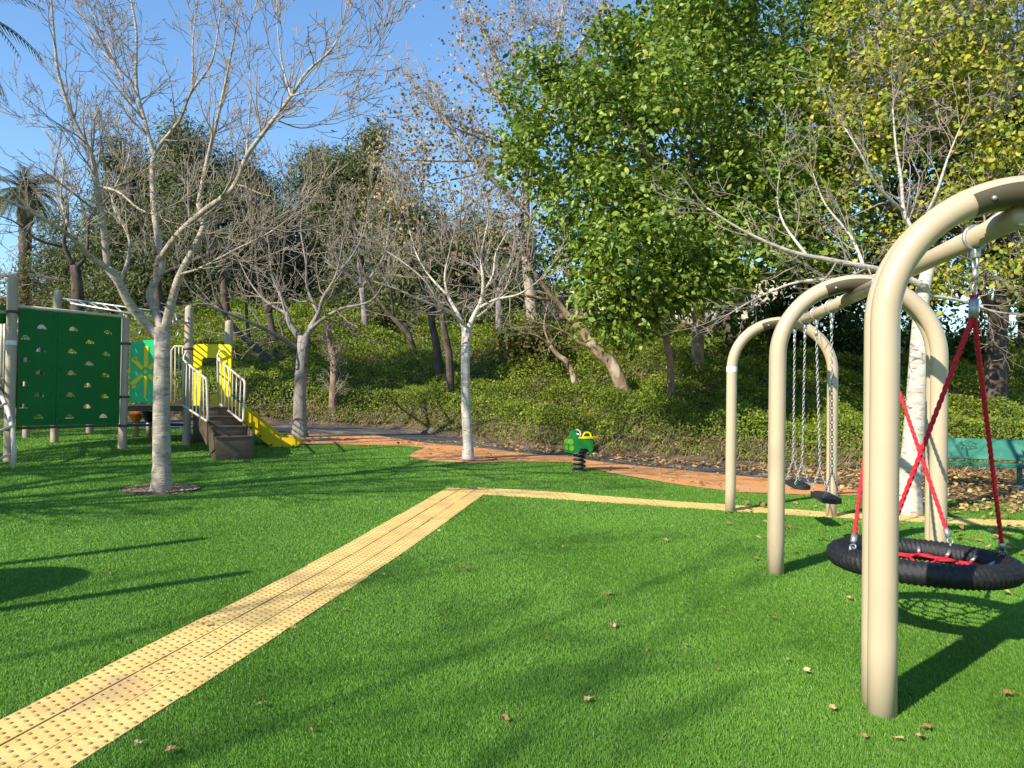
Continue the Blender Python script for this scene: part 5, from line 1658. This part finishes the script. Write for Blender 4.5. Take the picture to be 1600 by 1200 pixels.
    def ons(px, py):
        o2 = s0 + sn * .25
        v = ray(px, py); t = (o2 - CO).dot(sn) / v.dot(sn); p = CO + v * t
        return ((p - o2).dot(sd), p.z)
    pl = [ons(330, 615), ons(350, 618), ons(383, 640), ons(410, 660), ons(436, 683), ons(452, 684), ons(466, 686), ons(467, 695), ons(460, 698), ons(427, 701), ons(405, 683), ons(384, 664), ons(360, 646), ons(330, 645)]
    for s in (-1, 1):
        m_ = MB(); m_.prism(pl, (Vector((s0.x, s0.y, 0)) + sn * (.25 * s), sd, Vector((0, 0, 1)), sn), .045)
        sw = m_.build('slide_side', M['slide'], root, smooth=False)
        for px, py in ((393, 668), (407, 681), (424, 695), (441, 698), (458, 696)):
            a_, z_ = ons(px, py)
            m_ = MB()
            m_.lathe(Vector((s0.x, s0.y, 0)) + sn * (.25 * s + .022) + sd * a_ + Vector((0, 0, z_)), [(.001, .014), (.02, .012), (.022, 0)], 8, rot=Matrix((sd, Vector((0, 0, 1)), sn)).transposed())
            m_.build('bolt', M['bracket'], sw)
    bed = [(a_, z_ - .02) for a_, z_ in [ons(330, 640), ons(360, 642), ons(384, 660), ons(405, 679), ons(427, 697), ons(464, 694)]]
    bp = bed + [(a_, z_ - .03) for a_, z_ in bed[::-1]]
    m_ = MB(); m_.prism(bp, (Vector((s0.x, s0.y, 0)), sd, Vector((0, 0, 1)), sn), .46); m_.build('slide_bed', M['slide'], root, smooth=False)
    # dark riser panel under the deck behind the stairs
    m_ = MB(); c = F + bd * (run + .12)
    m_.box(Vector((c.x, c.y, (Zd + F.z) / 2 + .1)), (2 * hw + .1, .03, Zd - F.z - .25), rot); m_.build('riser_panel', M['deck'], root)
    # blue safety mat behind
    return root


play()
sheet('safety_mat', [tuple(G(*p)[:2]) for p in ((200, 663), (300, 667), (300, 672), (200, 668))], .03, M['blue'], .4)

# play panel outside the frame on the left, whose shadow falls into view
def far_panel():
    a, b = Vector((-4.92, 3.70, TZ(-4.92, 3.7))), Vector((-5.75, 5.0, TZ(-5.75, 5.0)))
    root = thing('play_station', (a + b) / 2, 'round play panel between two taupe posts beyond the left edge', 'play panel')
    for p in (a, b):
        m_ = MB(); m_.lathe(p - Vector((0, 0, .03)), [(.07, 0), (.07, 2.45), (.05, 2.52), (.001, 2.55)], 16); m_.build('post', M['steel_taupe'], root)
    u = (b - a).normalized(); n = Vector((-u.y, u.x, 0)); c = (a + b) / 2 + Vector((0, 0, 1.15))
    m_ = MB(); m_.prism([(.62 * math.cos(t), .62 * math.sin(t)) for t in np.linspace(0, 6.28, 41)[:-1]], (c, u, Vector((0, 0, 1)), n), .03)
    m_.build('disc_panel', M['green_panel'], root, smooth=False)
    m_ = MB(); m_.tube([a + Vector((0, 0, 1.15)), b + Vector((0, 0, 1.15))], .04, 10); m_.build('crossbar', M['steel_taupe'], root)


far_panel()


# tree behind the photographer: its shadow reaches the near turf
def behind_tree(x, y, seed, label, h=7.5, lr=.05):
    b = Vector((x, y, TZ(x, y)))
    root = thing('bare_tree', b, label, 'tree')
    T = Tree(seed)
    T.trunk.tube([b, b + Vector((0, 0, .3)), b + Vector((.05, 0, h * .3))], [.2, .16, .13], 12)
    tp = b + Vector((.05, 0, h * .3))
    rg = random.Random(seed)
    for k in range(7):
        az = k * .9 + rg.uniform(-.2, .2)
        dr = Vector((math.cos(az) * .55, math.sin(az) * .55, 1)).normalized()
        pts, rad = T.limb([tp, tp + dr * h * .2, tp + dr * h * .45 + Vector((rg.gauss(0, .2), rg.gauss(0, .2), 0)), tp + dr * h * .75], lr, lr * .25)
        T.sprout(pts, rad, 3.6, 1.7, 1, 3, up=.2, minr=.007)
    T.finish(root, M['bark_pale'], M['twig_pale'])


behind_tree(-11.0, -6.6, 5, 'bare tree behind the camera whose shadow crosses the near turf', 10)
behind_tree(-9.2, -8.8, 6, 'second bare tree behind the camera, nearer the tactile path', 10.5)
behind_tree(-12.5, 7.5, 8, 'bare tree beyond the left edge shading the turf by the stairs', 8.5, .11)
behind_tree(-15.0, 12.0, 9, 'bare tree beyond the left edge shading the climbing wall', 9.5, .12)
behind_tree(-10.2, 5.6, 10, 'bare tree beyond the left edge shading the turf round the front tree', 8, .10)
b = Vector((-17.5, 10.5, TZ(-17.5, 10.5)))  # unseen evergreen added for its shadow, flat crown gives a narrow band
_d = 10.5
leafy('evergreen_tree', 'tree', 'unseen tall evergreen added beyond the left edge, crown flattened to shade the slope', b, [([b, b + Vector((0, 0, 6)), b + Vector((.2, 0, 12))], .3, .15)],
      [], .25, D_GREEN, [.4, .2, .3, .1], M['leaf_soft'], M['bark_dark'], world=[((-20., 12, 13), (1.7, 1.3, .75), 110), ((-17.5, 12.2, 13.2), (1.7, 1.3, .75), 120), ((-15.2, 12, 12.8), (1.7, 1.3, .7), 110), ((-12.8, 12.5, 13.2), (1.6, 1.2, .65), 90)], per=14, crad=.4, seed=99)

# ------------------------------------------------------------------ houses beyond the hill
def house(c, w, dpt, h, wall, label, roof_h=1.2, wins=3, rotz=0., roof='tile_red'):
    root = thing('house', c, label, 'house')
    rot = Matrix.Rotation(rotz, 3, 'Z')
    W = lambda x, y, z: Vector(c) + rot @ Vector((x, y, z))
    m_ = MB(); m_.box(W(0, 0, h / 2), (w, dpt, h), rot); m_.build('wall', wall, root, smooth=False)
    m_ = MB()
    e = .35
    v = [W(-w / 2 - e, -dpt / 2 - e, h), W(w / 2 + e, -dpt / 2 - e, h), W(w / 2 + e, dpt / 2 + e, h), W(-w / 2 - e, dpt / 2 + e, h), W(-w / 2 + 1, 0, h + roof_h), W(w / 2 - 1, 0, h + roof_h)]
    m_.add([tuple(p) for p in v], [[0, 1, 5, 4], [2, 3, 4, 5], [3, 2, 1, 0]], [[1, 2, 5], [3, 0, 4]]); m_.build('roof', M[roof], root, smooth=False)
    for k in range(wins):
        x = -w / 2 + w * (k + .5) / wins
        m_ = MB(); m_.box(W(x, -dpt / 2 - .02, h * .6), (.9, .08, 1.1), rot); f = m_.build('window', M['white'], root, smooth=False)
        m_ = MB(); m_.box(W(x, -dpt / 2 - .06, h * .6), (.75, .04, .95), rot); m_.build('pane', M['glass'], f, smooth=False)
    m_ = MB(); m_.box(W(0, -dpt / 2 - .3, .15), (w + .4, .5, .35), rot); m_.build('plinth', M['tile_red'], root, smooth=False)


p = P(1085, 520, 38); house(Vector((p.x, p.y + 3, p.z + .1)), 9.5, 6, 2.9, M['wall_cream'], 'cream house on the hilltop seen under the big leafy tree', .5, wins=2, roof='wall_pink')
p = P(850, 516, 40); house(Vector((p.x, p.y + 3, p.z + .3)), 4.6, 5, 2.1, M['wall_cream'], 'cream house on the hilltop seen behind the leaning trunk', .4, wins=2, roof='wall_pink')
p = P(0, 505, 60); house(Vector((p.x, p.y + 3, p.z - 1)), 4, 7, 2.9, M['wall_pink'], 'pale pink house far off beyond the climbing wall', .6, wins=1, roof='wall_pink')

# ------------------------------------------------------------------ light
SUN_EL, SUN_AZ = R(33), R(227)
sl = bpy.data.lights.new('sun', 'SUN'); sl.energy = 4.9; sl.angle = R(.5); sl.color = (1, .92, .78)
so = bpy.data.objects.new('sun', sl); COL.objects.link(so)
sdir = Vector((math.sin(SUN_AZ) * math.cos(SUN_EL), math.cos(SUN_AZ) * math.cos(SUN_EL), math.sin(SUN_EL)))
so.rotation_euler = sdir.to_track_quat('Z', 'Y').to_euler()
so.location = sdir * 50
w = bpy.data.worlds.new('World'); S.world = w; w.use_nodes = True
nt = w.node_tree
sk = nt.nodes.new('ShaderNodeTexSky'); sk.sky_type = 'NISHITA'; sk.sun_disc = False
sk.sun_elevation = SUN_EL; sk.sun_rotation = SUN_AZ
sk.air_density, sk.dust_density, sk.ozone_density = 1.4, 0.0, 8.0
nt.links.new(sk.outputs[0], nt.nodes['Background'].inputs['Color'])
nt.nodes['Background'].inputs['Strength'].default_value = .135
S.view_settings.view_transform = 'Standard'
S.view_settings.look = 'None'
S.view_settings.exposure = 0.76
S.view_settings.gamma = 1.0
S.cycles.max_bounces = 6
S.cycles.transparent_max_bounces = 4
for o in list(bpy.data.objects):
    if '_w' in o: del o['_w']
